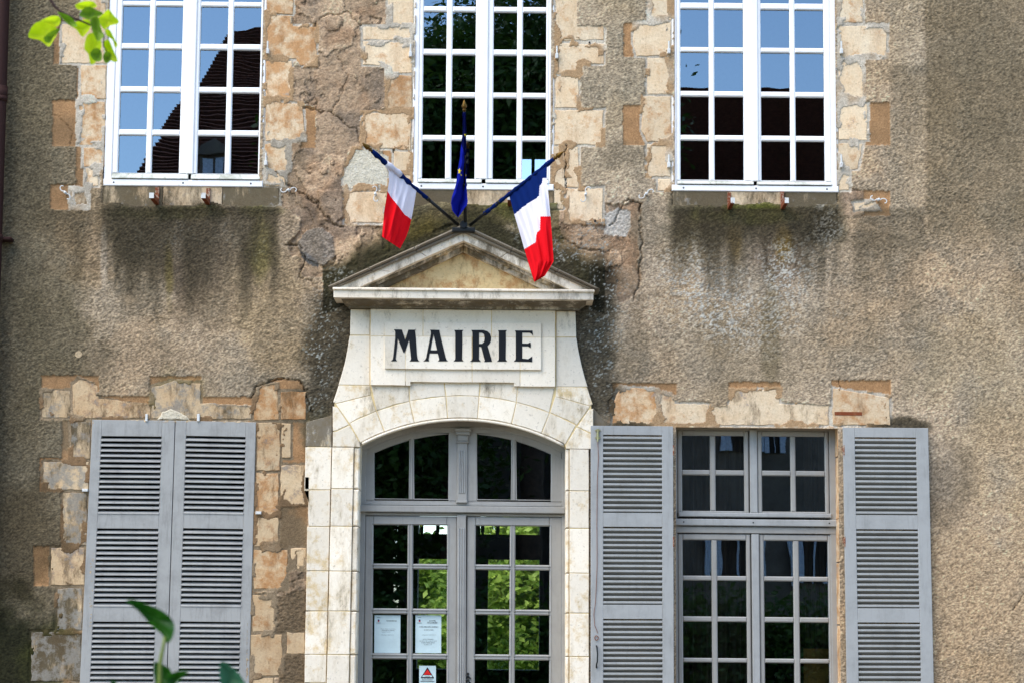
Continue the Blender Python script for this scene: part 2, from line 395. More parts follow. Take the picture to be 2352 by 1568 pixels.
SILLS = [(238,430,642,478),(946,438,1274,476),(1545,441,1922,479)]
HOLES = [(250,-190,605,425,58,0.0),(955,-190,1266,434,48,0.0),(1549,-190,1917,438,60,0.0),
         (220,969,575,2100,1200,0),(821,953,1303,2100,1200,0),(1552,982,1926,2100,1200,0)]
def holeXZ(h):
    x0, y0, x1, y1, ya, _ = h; xa = (x0+x1)/2
    f = Fr(xa, ya, 0.0); zt, zb = f.Z(y0), f.Z(y1)
    return f.X(x0), f.X(x1), max(zb, .45), zt

building = empty('town_hall', 'old stone town hall with peeling roughcast, white upper windows and grey shutters', 'building')
# ------------------------------------------------------------------ the rendered wall (height field with real relief)
def pip(poly, X, Y):
    c = np.zeros(X.shape, bool); n = len(poly)
    for i in range(n):
        x0, y0 = poly[i]; x1, y1 = poly[(i+1) % n]
        if y0 == y1: continue
        c ^= ((y0 > Y) != (y1 > Y)) & (X < (x1-x0)*(Y-y0)/(y1-y0)+x0)
    return c
def wall_field(X, Z):
    vx, vy = toV(X, Z); vx = vx.astype(np.float32); vy = vy.astype(np.float32)
    n_lo = fbm(X, Z, 1.1, 5, 1); n_mid = fbm(X, Z, 5, 5, 2); n_hi = fbm(X, Z, 28, 3, 3); n_st = fbm(X*5, Z*.9, 1.0, 5, 5)
    wx = vx+(fbm(X, Z, 9, 4, 6)-.5)*26; wy = vy+(fbm(X, Z, 9, 4, 9)-.5)*26       # ragged edges
    ex = vx+(fbm(X, Z, 30, 3, 7)-.5)*5; ey = vy+(fbm(X, Z, 30, 3, 11)-.5)*5       # nearly straight edges
    white = LAT[0][:, :].ravel()[rng.randint(0, 65536, X.shape)]-.5
    white = white*.9+np.roll(white, 1, 1)*.55
    g1 = vnoise(X*62, Z*62, 4)-.5; g2 = vnoise(X*38, Z*48, 8)-.5
    grain = g1*.45+g2*.2+white*1.15; GR = np.ones(X.shape, np.float32)
    C = np.zeros(X.shape+(3,), np.float32)
    def c(t): return np.array(t, np.float32)
    def mixc(m, t):
        nonlocal C
        C = C*(1-m[..., None])+c(t)*m[..., None]
    C[:] = c((.87,.775,.655)); amp = .4+.6*sstep(.3,.7,n_lo)+.35*sstep(.5,.7,n_mid); H = .020+grain*.0050*amp+(n_mid-.5)*.012
    mixc(sstep(.35,.7,n_lo)*.6, (.82,.69,.54)); mixc(sstep(.48,.70,n_mid)*.5, (.66,.61,.53)); mixc(sstep(.5,.66,fbm(X,Z,1.3,6,8))*.38, (.60,.56,.49)); mixc(sstep(.52,.7,fbm(X,Z,1.7,5,4))*.4, (.90,.80,.68))
    mixc(sstep(.5,.75,fbm(X,Z,2.4,5,12))*.35, (.66,.56,.42))
    def blob(cx, cy, rx, ry, soft=.6, wp=1.3):
        d = np.sqrt(((vx-cx)/rx)**2+((vy-cy)/ry)**2)+(n_mid-.5)*wp+(n_lo-.5)*wp*.6
        return 1-sstep(1-soft, 1+soft*.4, d)
    def band(x0, y0, x1, y1, sx, sy, wp=30):
        X_ = vx+(n_mid-.5)*wp*2; Y_ = vy+(n_mid-.5)*wp*2
        return sstep(x0-sx, x0+sx, X_)*(1-sstep(x1-sx, x1+sx, X_))*sstep(y0-sy, y0+sy, Y_)*(1-sstep(y1-sy, y1+sy, Y_))
    # broad tone of the coat
    mixc(band(-900,-500,215,2200,70,60,60)*.62, (.40,.37,.29)); mixc(band(-900,-500,95,2200,40,60,60)*.35, (.30,.28,.22))
    mixc(band(-900,-500,125,300,30,80,30)*.5, (.52,.47,.37))
    mixc(band(215,600,720,940,60,60,70)*.12, (.55,.49,.38)); mixc(blob(560,640,150,130)*.55, (.76,.65,.49)); mixc(blob(210,560,110,110)*.45,(.66,.54,.40))
    mixc(blob(640,760,110,110)*.35, (.74,.64,.48))
    mixc(blob(470,690,200,80)*.12, (.52,.46,.38)); mixc(blob(130,800,120,200)*.4, (.38,.35,.27)); mixc(blob(300,820,200,70)*.25,(.48,.43,.36))
    mixc(band(2128,-500,4000,560,7,60,12)*.62, (.52,.46,.36)); mixc(blob(2250,200,160,200)*.3, (.44,.39,.30))
    mixc(blob(1900,800,340,120)*.30, (.52,.47,.38)); mixc(blob(2230,1420,230,330)*.65, (.80,.68,.53)); mixc(blob(2290,1010,120,160)*.4,(.76,.67,.53))
    mixc(blob(2170,1120,60,110)*.45, (.46,.42,.36)); mixc(blob(2260,800,200,160)*.3, (.66,.60,.47))
    mixc(blob(1640,820,240,100)*.3, (.60,.54,.44)); mixc(band(1335,-300,1500,430,30,60,20)*.35, (.70,.64,.52)); mixc(band(2044,-300,2125,600,10,60,10)*.45, (.75,.68,.57))
    # rubble / lost render between windows
    R1 = pip([(672,-300),(892,-300),(892,60),(834,66),(834,152),(888,160),(888,255),(832,262),(830,338),(800,350),(788,400),(790,440),(790,520),(860,520),(960,540),(1066,510),(850,600),(800,625),(735,640),(700,640),(690,620),(690,590),(668,590),(662,560),(690,530),(690,500),(640,470),(608,470),(640,430),(668,395),(668,330),(727,340),(727,245),(672,235),(672,155),(727,150),(727,62),(672,60)], wx*.45+ex*.55, wy*.45+ey*.55)
    R2 = pip([(1272,430),(1330,430),(1400,470),(1440,465),(1470,470),(1472,520),(1462,560),(1470,640),(1455,680),(1420,690),(1380,640),(1300,600),(1260,560)], wx, wy)
    R3 = pip([(640,960),(700,960),(712,1100),(705,1700),(640,1700)], wx, wy)|pip([(1926,430),(1990,440),(2043,497),(1926,500)], ex, ey)|pip([(1395,970),(1395,925),(1425,882),(1440,975)], ex, ey)
    RB = R1|R2|R3
    GR[RB] = .55; t = fbm(X, Z, 2.8, 6, 13, .55)*5.5; fl = np.floor(t); fr = t-fl
    ter = (fl+sstep(.0, .12, fr))/5.5
    rub = (ter-.5)*.055+(fbm(X, Z, 14, 4, 2)-.5)*.02+grain*.0036
    H = np.where(RB, .010+rub, H)
    rc = np.zeros_like(C); rc[:] = c((.86,.735,.60)); q = LAT[5][(fl.astype(int)*7) & 255, 3][..., None]
    rc = rc*(.88+.24*q); rr = sstep(.45,.7,n_mid)[..., None]; rc = rc*(1-rr*.5)+c((.62,.48,.36))*rr*.5
    gg = sstep(.52,.72,fbm(X,Z,3.7,5,10))[..., None]; rc = rc*(1-gg*.5)+c((.60,.54,.48))*gg*.4
    C = np.where(RB[..., None], rc, C)
    edge = (fr < .07) & RB; C = np.where(edge[..., None], C*.66, C)
    # big loosened patches on the rubble left of the pediment
    P1 = pip([(683,560),(705,530),(740,525),(765,545),(770,590),(745,612),(712,600),(690,585)], ex, ey); H = np.where(P1, .028+rub*.4, H); C = np.where(P1[..., None], c((.62,.57,.51))*(1+grain*.2)[..., None], C)
    P2 = pip([(690,575),(712,588),(728,600),(735,615),(715,612),(695,595)], ex, ey); C = np.where(P2[..., None], c((.50,.49,.48)), C)
    P3 = pip([(730,440),(790,440),(788,500),(770,515),(748,508),(740,480)], ex, ey); H = np.where(P3, .032+rub*.3, H)
    P4 = pip([(1390,490),(1420,478),(1448,485),(1450,520),(1438,545),(1388,540)], ex, ey); H = np.where(P4, .004+grain*.006, H); C = np.where(P4[..., None], c((.86,.83,.78)), C)
    P5 = pip([(640,1165),(705,1150),(705,1248),(672,1245),(668,1215),(650,1190)], ex, ey); H = np.where(P5, .026+grain*.006, H); C = np.where(P5[..., None], c((.34,.32,.26)), C)
    P6 = pip([(632,1370),(703,1352),(703,1450),(634,1450)], ex, ey)|pip([(650,1500),(703,1500),(703,1570),(640,1570)], ex, ey); H = np.where(P6, .014+grain*.006, H); C = np.where(P6[..., None], c((.56,.48,.38)), C)
    # smooth ochre coat
    for p in TAN:
        m = pip(p, ex, ey); GR[m] = .22; H = np.where(m, .010+g1*.0008+(n_mid-.5)*.005, H)
        cc = c((.80,.62,.44))*(.85+.3*n_mid)[..., None]; dk = sstep(.5,.75,n_lo)[..., None]; cc = cc*(1-dk*.35)+c((.50,.42,.32))*dk*.35
        C = np.where(m[..., None], cc, C)
    for p in (R4(585,965,705,1260), R4(143,965,208,1060)):
        m = pip(p, ex, ey); lm = m*sstep(.42,.6,n_mid); mixc(lm.astype(np.float32)*.7, (.52,.47,.38))
    # mortar bed round the stones
    for poly, *_ in ST:
        cx = sum(p[0] for p in poly)/len(poly); cy = sum(p[1] for p in poly)/len(poly)
        x0 = min(p[0] for p in poly)-8; x1 = max(p[0] for p in poly)+8; y0 = min(p[1] for p in poly)-8; y1 = max(p[1] for p in poly)+8
        sel = np.where((vx > x0) & (vx < x1) & (vy > y0) & (vy < y1))
        if not len(sel[0]): continue
        big = [(p[0]+(5.5 if p[0] > cx else -5.5), p[1]+(5.5 if p[1] > cy else -5.5)) for p in poly]
        m = pip(big, ex[sel], ey[sel]); ii = (sel[0][m], sel[1][m])
        sm_ = [(p[0]+(-7 if p[0] > cx else 7), p[1]+(-6 if p[1] > cy else 6)) for p in poly]
        m2 = m & ~pip(sm_, wx[sel], wy[sel]) & (fbm(X[sel], Z[sel], 7, 4, 12) > .50); smear = (sel[0][m2], sel[1][m2])
        H[ii] = .0085+grain[ii]*.0012+(n_hi[ii]-.5)*.006; GR[ii] = .25
        C[ii] = (c((.90,.85,.77)) if cx > 715 or cy < 850 else c((.66,.58,.47)))*(.84+.32*n_mid[ii])[..., None]
        H[smear] = .0180+grain[smear]*.001+(n_hi[smear]-.5)*.003
        q5 = sstep(.45,.6,n_lo[smear]+.3*(n_mid[smear]-.5))[:, None]; C[smear] = C[smear]*q5+(1-q5)*(c((.80,.66,.50)) if cx > 715 or cy < 850 else c((.62,.50,.37)))
    for x0, y0, x1, y1 in SILLS:
        m = pip(R4(x0-3, y0-3, x1+3, y1+3), ex, ey); H = np.where(m, .006, H); lowr = (vx > x0-6) & (vx < x1+6) & (vy > y1-8+(n_mid-.5)*22) & (vy < y1+6); H = np.where(lowr, .021+grain*.002, H)
    # window returns: flat beside the joinery
    # cracks and lips
    def crack(pts, wdt, dep=.02, dark=.8):
        nonlocal H, C
        best = np.full(X.shape, 1e9, np.float32); qx = vx+(fbm(X, Z, 22, 3, 14)-.5)*14; qy = vy+(fbm(X, Z, 22, 3, 15)-.5)*14
        for (ax, ay), (bx, by) in zip(pts[:-1], pts[1:]):
            L2 = (bx-ax)**2+(by-ay)**2+1e-6; tt = np.clip(((qx-ax)*(bx-ax)+(qy-ay)*(by-ay))/L2, 0, 1)
            best = np.minimum(best, np.hypot(qx-ax-tt*(bx-ax), qy-ay-tt*(by-ay)))
        m = 1-sstep(wdt*.3, wdt*1.0, best); H = H-m*dep; C = C*(1-m*dark*.35)[..., None]
    crack([(580,914),(590,886),(640,869),(690,874),(704,900),(716,945)], 2.0)
    crack([(660,565),(690,560),(700,590),(690,640),(715,650)], 2.0, .02, .6)
    crack([(630,395),(668,430),(720,460),(745,490),(760,515),(790,520)], 2.5, .02, .6)
    crack([(775,130),(800,180),(760,260)], 1.4, .012, .45)
    crack([(680,120),(740,40),(800,30),(830,60)], 2.0, .015, .55); crack([(690,250),(760,260),(820,300),(826,330)], 2., .015, .5)
    crack([(1299,335),(1299,435)], 1.6, .03, .9); crack([(1928,870),(1935,930),(1945,975)], 1.4, .01, .7)
    crack([(1400,520),(1440,460),(1470,470),(1474,560),(1468,650),(1455,690)], 2.4, .02, .6); crack([(1290,545),(1330,570),(1400,580)], 2.0, .015, .5)
    crack([(905,345),(915,360),(935,372)], 3.0, .03, .9); crack([(125,262),(165,300),(160,350)], 1.0, .01, .3); crack([(2322,1400),(2335,1385),(2352,1360)], 1.5, .015, .4)
    crack([(1922,440),(1924,500)], 1.2, .01, .6)
    # dirt, moss, lichen (lie on everything)
    K = (.15,.145,.11)
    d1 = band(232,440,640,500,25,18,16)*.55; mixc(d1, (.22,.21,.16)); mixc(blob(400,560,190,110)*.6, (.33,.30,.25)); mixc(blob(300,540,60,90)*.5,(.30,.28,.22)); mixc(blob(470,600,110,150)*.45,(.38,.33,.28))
    mixc(blob(600,560,40,80)*.55, (.46,.44,.20)); mixc(blob(400,492,150,20)*.6, (.27,.29,.11)); mixc(blob(590,485,60,20)*.5, (.40,.40,.16)); mixc(blob(388,620,12,90)*.5, (.45,.40,.18))
    for x in (240,): mixc(blob(x,600,10,90,.5,.6)*.6, (.80,.74,.66))
    sx = (1-sstep(0, 26, np.abs(vx-1176)*0+1))  # noqa
    # along the pediment slopes
    dl = (514+np.abs(vx-1066)*.465)-vy             # distance above the raking edge
    along = (vx > 742) & (vx < 1390)
    wdt = 46+(n_mid-.5)*70+np.abs(vx-1066)*.05
    m = along*(1-sstep(wdt*.45, wdt, dl))*(dl > -60); mixc(m.astype(np.float32)*.86, K)
    m = along*(1-sstep(wdt*.7, wdt*1.5, dl))*(dl > -60); mixc(m.astype(np.float32)*.35, (.38,.36,.22))
    mixc(pip([(955,440),(1272,440),(1290,560),(1066,500),(880,580)], wx, wy).astype(np.float32)*.55, (.33,.31,.18)); mixc(blob(1180,470,100,34)*.6, (.42,.44,.18)); mixc(blob(960,520,60,40)*.5, (.42,.36,.16)); mixc(blob(1085,470,30,25)*.4,(.30,.26,.16))
    fl_ = np.interp(vy, [690,790,840,890,935,975,1000], [803,800,790,775,757,725,690]); m = sstep(0,1,(vy-655)/40)*(1-sstep(60,120,(fl_-vx)+(n_mid-.5)*90))*(fl_-vx > -30)*(1-sstep(930,1000,vy)); mixc(m*.72, (.19,.18,.14))
    fr_ = np.interp(vy, [690,790,840,890,935,975,1000], [1326,1330,1338,1352,1372,1405,1440]); m = sstep(0,1,(vy-655)/40)*(1-sstep(45,95,(vx-fr_)+(n_mid-.5)*80))*(vx-fr_ > -30)*(1-sstep(930,1010,vy)); mixc(m*.66, (.19,.18,.14))
    mixc(blob(1385,640,45,60)*.7, K)
    # under the right sill
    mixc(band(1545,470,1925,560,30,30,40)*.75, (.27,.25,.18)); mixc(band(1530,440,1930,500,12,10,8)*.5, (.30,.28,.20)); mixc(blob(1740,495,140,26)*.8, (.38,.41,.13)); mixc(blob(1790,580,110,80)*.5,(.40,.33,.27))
    mixc(blob(1690,560,22,60)*.6, (.56,.42,.14)); mixc(blob(1800,560,24,60)*.6, (.58,.44,.15)); mixc(blob(1600,560,70,70)*.5, (.33,.29,.20)); mixc(blob(1880,530,40,45)*.6, (.20,.18,.14))
    mixc(blob(1770,750,20,150)*.4, (.40,.36,.26))
    mixc(blob(1490,520,60,60)*.35,(.48,.44,.36)); mixc(blob(2010,560,90,40)*.35,(.46,.41,.33)); mixc(blob(2080,975,70,18)*.75,(.22,.20,.15)); mixc(blob(1440,985,60,16)*.6,(.2,.19,.14))
    mixc(blob(20,1500,150,160)*.8, (.13,.14,.08)); mixc(blob(120,1500,70,80)*.5,(.30,.31,.14)); mixc(blob(60,1250,120,160)*.4,(.27,.23,.16)); mixc(blob(1400,360,70,40)*.0,(0,0,0))
    mixc(blob(1430,360,60,30)*.4, (.45,.41,.34)); mixc(blob(400,905,60,60)*.5, (.50,.46,.20)); mixc(band(700,940,760,1100,10,20,10)*.6,(.26,.25,.18)); mixc(band(640,1060,705,1700,20,40,30)*.35,(.40,.34,.26))
    # pale lichen crust, speckled
    spk = sstep(.53,.62, vnoise(X*95, Z*95, 3)*.5+vnoise(X*40, Z*40, 9)*.3+(white+.7)*.18)
    lz = np.maximum.reduce([blob(1640,660,110,100,.7), blob(1830,620,100,90,.7), blob(1890,520,40,70,.6), blob(1700,720,220,70,.8)*.6, blob(1560,600,50,50,.8)*.5])
    mixc(np.clip(spk*lz*1.2, 0, 1)*.85, (.80,.79,.75))
    spk2 = sstep(.66,.74, vnoise(X*100, Z*100, 6)*.6+vnoise(X*45, Z*45, 2)*.3+(white+.7)*.1)
    lz2 = np.maximum.reduce([blob(740,800,50,180,.6)*.8, blob(1385,700,50,260,.6)*.8, blob(1300,570,70,50,.6), blob(450,540,220,60,.6)*.4, blob(780,640,60,30,.6)*.6, blob(1230,545,60,50,.6)*.7])
    mixc(np.clip(spk2*lz2*1.2, 0, 1), (.66,.67,.64))
    # vertical washings
    stf = fbm(X*9, Z*1.1, 1.0, 5, 6)
    for (xa_, xb_, yt_, ln, kk) in ((238,640,478,300,.75),(946,1274,476,60,.4),(1545,1925,479,260,.75),(1960,2120,480,260,.35),(90,235,484,200,.45),(620,700,300,300,.3),(2040,2130,150,500,.25)):
        fade = sstep(yt_-4, yt_+6, vy)*(1-sstep(.15, 1.0, (vy-yt_)/ln+(.6-stf)*1.3)); mixc(np.clip(fade*sstep(xa_-12,xa_+10,vx)*(1-sstep(xb_-10,xb_+12,vx))*kk, 0, 1), (.29,.26,.20))
    stv = sstep(.52,.72,n_st)*.30*(1-sstep(760,1000,vy))*sstep(430,520,vy); mixc(stv, (.46,.41,.33))
    roughm = 1.0
    gm = np.clip(grain*1.0, -1, 1)[..., None]
    soft = np.ones(X.shape, np.float32)
    C = C*(1+gm*.36*GR[..., None])
    # the coat bulges a little everywhere
    H = H+(n_lo-.5)*.012
    return np.clip(H, -.03, .06), np.clip(C, .02, .97)

def axis(fine0, fine1, step, lo, hi, coarse, extra):
    a = list(np.arange(fine0, fine1+1e-6, step)); l = list(np.arange(lo, fine0-coarse*.3, coarse)); r = list(np.arange(hi, fine1+coarse*.3, -coarse))[::-1]
    v = np.array(sorted(l+a+r)); 
    for e in extra:
        i = np.argmin(np.abs(v-e))
        v[i] = e
    return np.array(sorted(set(v.tolist())))
def build_wall():
    hs = [holeXZ(h) for h in HOLES]
    xs = axis(-4.35, 4.35, .0078, -11, 11, .12, [q for h in hs for q in h[:2]])
    zs = axis(1.10, 6.95, .0078, 0, 8.9, .12, [q for h in hs for q in h[2:]])
    X, Z = np.meshgrid(xs, zs); nz, nx = X.shape
    H, C = wall_field(X, Z)
    co = np.stack([X, -H, Z], -1).reshape(-1, 3).astype(np.float32)
    i = np.arange(nz-1)[:, None]*nx+np.arange(nx-1)[None]
    cx = (xs[:-1]+xs[1:])/2; cz = (zs[:-1]+zs[1:])/2; keep = np.ones((nz-1, nx-1), bool)
    for x0, x1, z0, z1 in hs: keep &= ~(((cx > x0) & (cx < x1))[None] & ((cz > z0) & (cz < z1))[:, None])
    q = np.stack([i, i+1, i+nx+1, i+nx], -1)[keep].reshape(-1, 4)
    me = bpy.data.meshes.new('wall'); me.vertices.add(len(co)); me.vertices.foreach_set('co', co.ravel())
    me.loops.add(q.size); me.loops.foreach_set('vertex_index', q.ravel().astype(np.int32))
    me.polygons.add(len(q)); me.polygons.foreach_set('loop_start', np.arange(0, q.size, 4, dtype=np.int32)); me.polygons.foreach_set('loop_total', np.full(len(q), 4, np.int32))
    me.update(); me.validate()
    a = me.color_attributes.new('Col', 'FLOAT_COLOR', 'POINT')
    Cl = np.where(C <= .04045, C/12.92, ((C+.055)/1.055)**2.4)
    a.data.foreach_set('color', np.concatenate([Cl, np.ones(C.shape[:2]+(1,))], -1).astype(np.float32).ravel())
    return finish('wall', me, M['wall'], building, True)
wall = build_wall()

for n, (poly, st, di, li) in enumerate(ST):
    p = [W(x, y, -.012) for x, y in poly]
    b = MB(); b.prism(rough_poly(p, .035, .0045), -.0125-random.uniform(0, .003), .05, .0045)
    cx_ = sum(q[0] for q in poly)/len(poly); cy_ = sum(q[1] for q in poly)/len(poly); al = .35 if (cx_ < 715 and cy_ > 850) else (.8 if st > .4 else .95)
    o = b.build('stone', M['rough_white'] if (len(poly) == 7 and poly[0] == (815, 343)) else M['stone'], wall, color=(min(1, st*(1.0 if al < .5 else 1.45)), min(1, di*1.15), min(1, li*1.15), al))
for x0, y0, x1, y1 in SILLS:
    n = 3; xa = (x0+x1)/2; f = Fr(xa, y0, 0)
    cuts = [x0, x0+(x1-x0)*.34, x0+(x1-x0)*.68, x1]
    for a, b_ in zip(cuts[:-1], cuts[1:]):
        p = [(f.X(a)+.003, f.Z(y1)), (f.X(b_)-.003, f.Z(y1)), (f.X(b_)-.003, f.Z(y0)), (f.X(a)+.003, f.Z(y0))]
        b = MB(); b.prism(rough_poly(p, .06, .003), -.0165, .06, .004)
        b.build('sill_stone', M['stone'], wall, color=(.25, .85 if a in (cuts[0], cuts[2]) else .45, .3, .6))
# mossy broken bricks beside the middle window
for x, y, ww, hh in ((925,371,22,8), (936,362,14,7), (928,384,16,6), (940,356,10,6)):
    b = MB(); p = [W(x-ww/2, y+hh/2), W(x+ww/2, y+hh/2), W(x+ww/2, y-hh/2), W(x-ww/2, y-hh/2)]; b.prism(rough_poly(p, .02, .002), -.012, .05, .003); b.build('brick', M['brick'], wall)

# rest of the building: side and back walls, roof, floors, rooms
def part(name, mat, bx, parent=building):
    b = MB(); b.box(*bx); return b.build(name, mat, parent)
XL, XR, YB, ZE = -11.0, 11.0, 9.0, 8.9
part('side_wall', M['opp'], (XL, XL+.4, 0, ZE, .06, YB)); part('side_wall', M['opp'], (XR-.4, XR, 0, ZE, .06, YB))
# back wall with the two openings seen through the glass
bw = MB(); h1 = W(964, 1205, YB); h2 = W(1237, 1537, YB); u1 = W(1190, 366.5, YB); u2 = W(1262, 446, YB)
hx0, hx1, hz1, hz0 = h1[0], h2[0], W(1100, 1160, YB)[1], h2[1]; ux0, ux1, uz1, uz0 = u1[0], u2[0], u1[1], u2[1]
yb0, yb1 = YB-.4, YB
bw.box(XL+.4, hx0, 0, hz1, yb0, yb1); bw.box(hx1, XR-.4, 0, hz1, yb0, yb1); bw.box(hx0, hx1, 0, hz0, yb0, yb1)
bw.box(XL+.4, XR-.4, hz1, uz0, yb0, yb1); bw.box(XL+.4, ux0, uz0, uz1, yb0, yb1); bw.box(ux1, XR-.4, uz0, uz1, yb0, yb1); bw.box(XL+.4, XR-.4, uz1, ZE, yb0, yb1)
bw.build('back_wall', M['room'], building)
tb = MB(); zt0 = W(1100, 1285, YB)[1]; zt1 = W(1100, 1229, YB)[1]; tb.box(hx0, hx1, zt0, zt1, YB-.35, YB-.2)
xm0, xm1 = W(1052, 1300, YB)[0], W(1122, 1300, YB)[0]; tb.box(xm0, xm1, hz0, zt0-.001, YB-.34, YB-.2); tb.box(xm0+.1, xm1-.1, zt1+.001, hz1, YB-.34, YB-.2)
tb.build('back_door_frame', M['roomd'], building)
tb = MB(); tb.box(W(1220, 400, YB)[0], W(1227.5, 400, YB)[0], uz0, uz1, YB-.3, YB-.2); tb.build('back_window_frame', M['grey2'], building)
ZF = W(1176, 560, 0)[1]          # upper floor level (hidden)
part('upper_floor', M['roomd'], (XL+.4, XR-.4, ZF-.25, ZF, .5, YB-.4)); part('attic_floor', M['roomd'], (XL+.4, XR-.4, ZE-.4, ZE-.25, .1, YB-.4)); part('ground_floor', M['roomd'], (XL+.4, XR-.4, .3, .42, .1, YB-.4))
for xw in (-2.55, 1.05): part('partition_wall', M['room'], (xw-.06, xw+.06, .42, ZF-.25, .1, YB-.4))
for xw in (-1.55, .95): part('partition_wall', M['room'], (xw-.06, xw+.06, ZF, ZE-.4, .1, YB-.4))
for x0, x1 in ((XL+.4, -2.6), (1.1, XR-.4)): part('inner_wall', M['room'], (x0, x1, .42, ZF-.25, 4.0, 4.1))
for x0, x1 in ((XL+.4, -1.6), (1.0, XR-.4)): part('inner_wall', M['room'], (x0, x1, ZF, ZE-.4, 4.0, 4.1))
rf = MB(); rf.add([(XL-.3,-.45,ZE-.02),(XR+.3,-.45,ZE-.02),(XR+.3,4.5,ZE+3.6),(XL-.3,4.5,ZE+3.6),(XR+.3,YB+.4,ZE-.02),(XL-.3,YB+.4,ZE-.02)],
       [(0,1,2,3),(3,2,4,5),(1,4,2),(5,0,3),(0,5,4,1)])
rf.build('roof', M['tile'], building)
# room contents seen dimly: curtains behind the right ground window
def curtain(x0, x1, z0, z1, y):
    b = MB(); n = 40; vs = []; fs = []
    for i in range(n+1):
        t = i/n; x = x0+(x1-x0)*t; yy = y+.035*math.sin(t*26)+.015*math.sin(t*61)
        vs += [(x, yy, z0), (x+.01*math.sin(t*9), yy, z1)]
    for i in range(n): fs.append((2*i, 2*i+2, 2*i+3, 2*i+1))
    b.add(vs, fs); return b.build('curtain', M['curtain'], building, True)
fz = Fr(1740, 1200, .35)
curtain(fz.X(1565), fz.X(1715), fz.Z(1700), fz.Z(985), .42); curtain(fz.X(1850), fz.X(1915), fz.Z(1700), fz.Z(985), .42)
part('cardboard_sheet', M['board'], (fz.X(1842), fz.X(1905), fz.Z(1700), fz.Z(1487), .33, .335))
cv = MB()
def arc3(cx, cz, r, a0, a1, y, n=10): return [(cx+r*math.cos(math.radians(a0+(a1-a0)*i/n)), y, cz+r*math.sin(math.radians(a0+(a1-a0)*i/n))) for i in range(n+1)]
cz_ = W(1060, 1222, 4)[1]
for vxx in (985, 1022, 1052, 1125, 1160):
    x_, z_ = W(vxx, 1222, 4); cv.tube(arc3(x_, z_, .07, 180, 380, 4.0), .012, 6); cv.tube([(x_-.07, 4, z_), (x_-.07, 4, z_+.1)], .018, 6)
cv.tube([(W(985,1235,4)[0], 4, W(985,1235,4)[1]), (W(1160,1235,4)[0], 4, W(1160,1235,4)[1])], .01, 6); cv.tube([(W(1070,1235,4)[0], 4, W(1070,1235,4)[1]), (W(1070,1235,4)[0], 4, ZF-.25)], .012, 6)
thing(cv.build('chandelier', M['iron']), 'black iron chandelier with curled arms hanging inside the entrance hall', 'chandelier')

# ------------------------------------------------------------------ windows
PANE = {}
def pane(fr, x0, x1, y0, y1, y, parent, name='pane'):
    a0, a1, b0, b1 = fr.X(x0)-.006, fr.X(x1)+.006, fr.Z(y1)-.006, fr.Z(y0)+.006
    tx, tz = random.uniform(-.0012, .0012), random.uniform(-.0012, .0012)
    b = MB(); ww, hh = (a1-a0)/2, (b1-b0)/2
    b.add([(a0, y-ww*tx-hh*tz, b0), (a1, y+ww*tx-hh*tz, b0), (a1, y+ww*tx+hh*tz, b1), (a0, y-ww*tx+hh*tz, b1)], [(0,1,2,3)])
    if fr.k: b.shear(fr.k, fr.z0)
    return b.build(name, M['glass'], parent)
def sash(fr, sx0, sx1, sy0, sy1, cols, rows, yf, mat, parent, bev=.008, dep=.03, glass=.028):
    xs = [c for cc in cols for c in cc]
    def bar(nm, x0, x1, y0, y1, b=bev, dy=0): rbox(fr, x0, x1, y0, y1, yf+dy, yf+dep, b).build(nm, mat, parent)
    bar('stile', sx0, cols[0][0], sy0, sy1); bar('stile', cols[-1][1], sx1, sy0, sy1)
    bar('rail', cols[0][0], cols[-1][1], sy0, rows[0][0]); bar('rail', cols[0][0], cols[-1][1], rows[-1][1], sy1)
    for (a, b_), (c, d) in zip(cols[:-1], cols[1:]): bar('glazing_bar', b_, c, rows[0][0], rows[-1][1], bev, .002)
    for (t0, b0), (t1, b1) in zip(rows[:-1], rows[1:]):
        for c0, c1 in cols: bar('glazing_bar', c0, c1, b0, t1, bev, .003)
    for c0, c1 in cols:
        for r0, r1 in rows: pane(fr, c0, c1, r0, r1, yf+glass, parent)
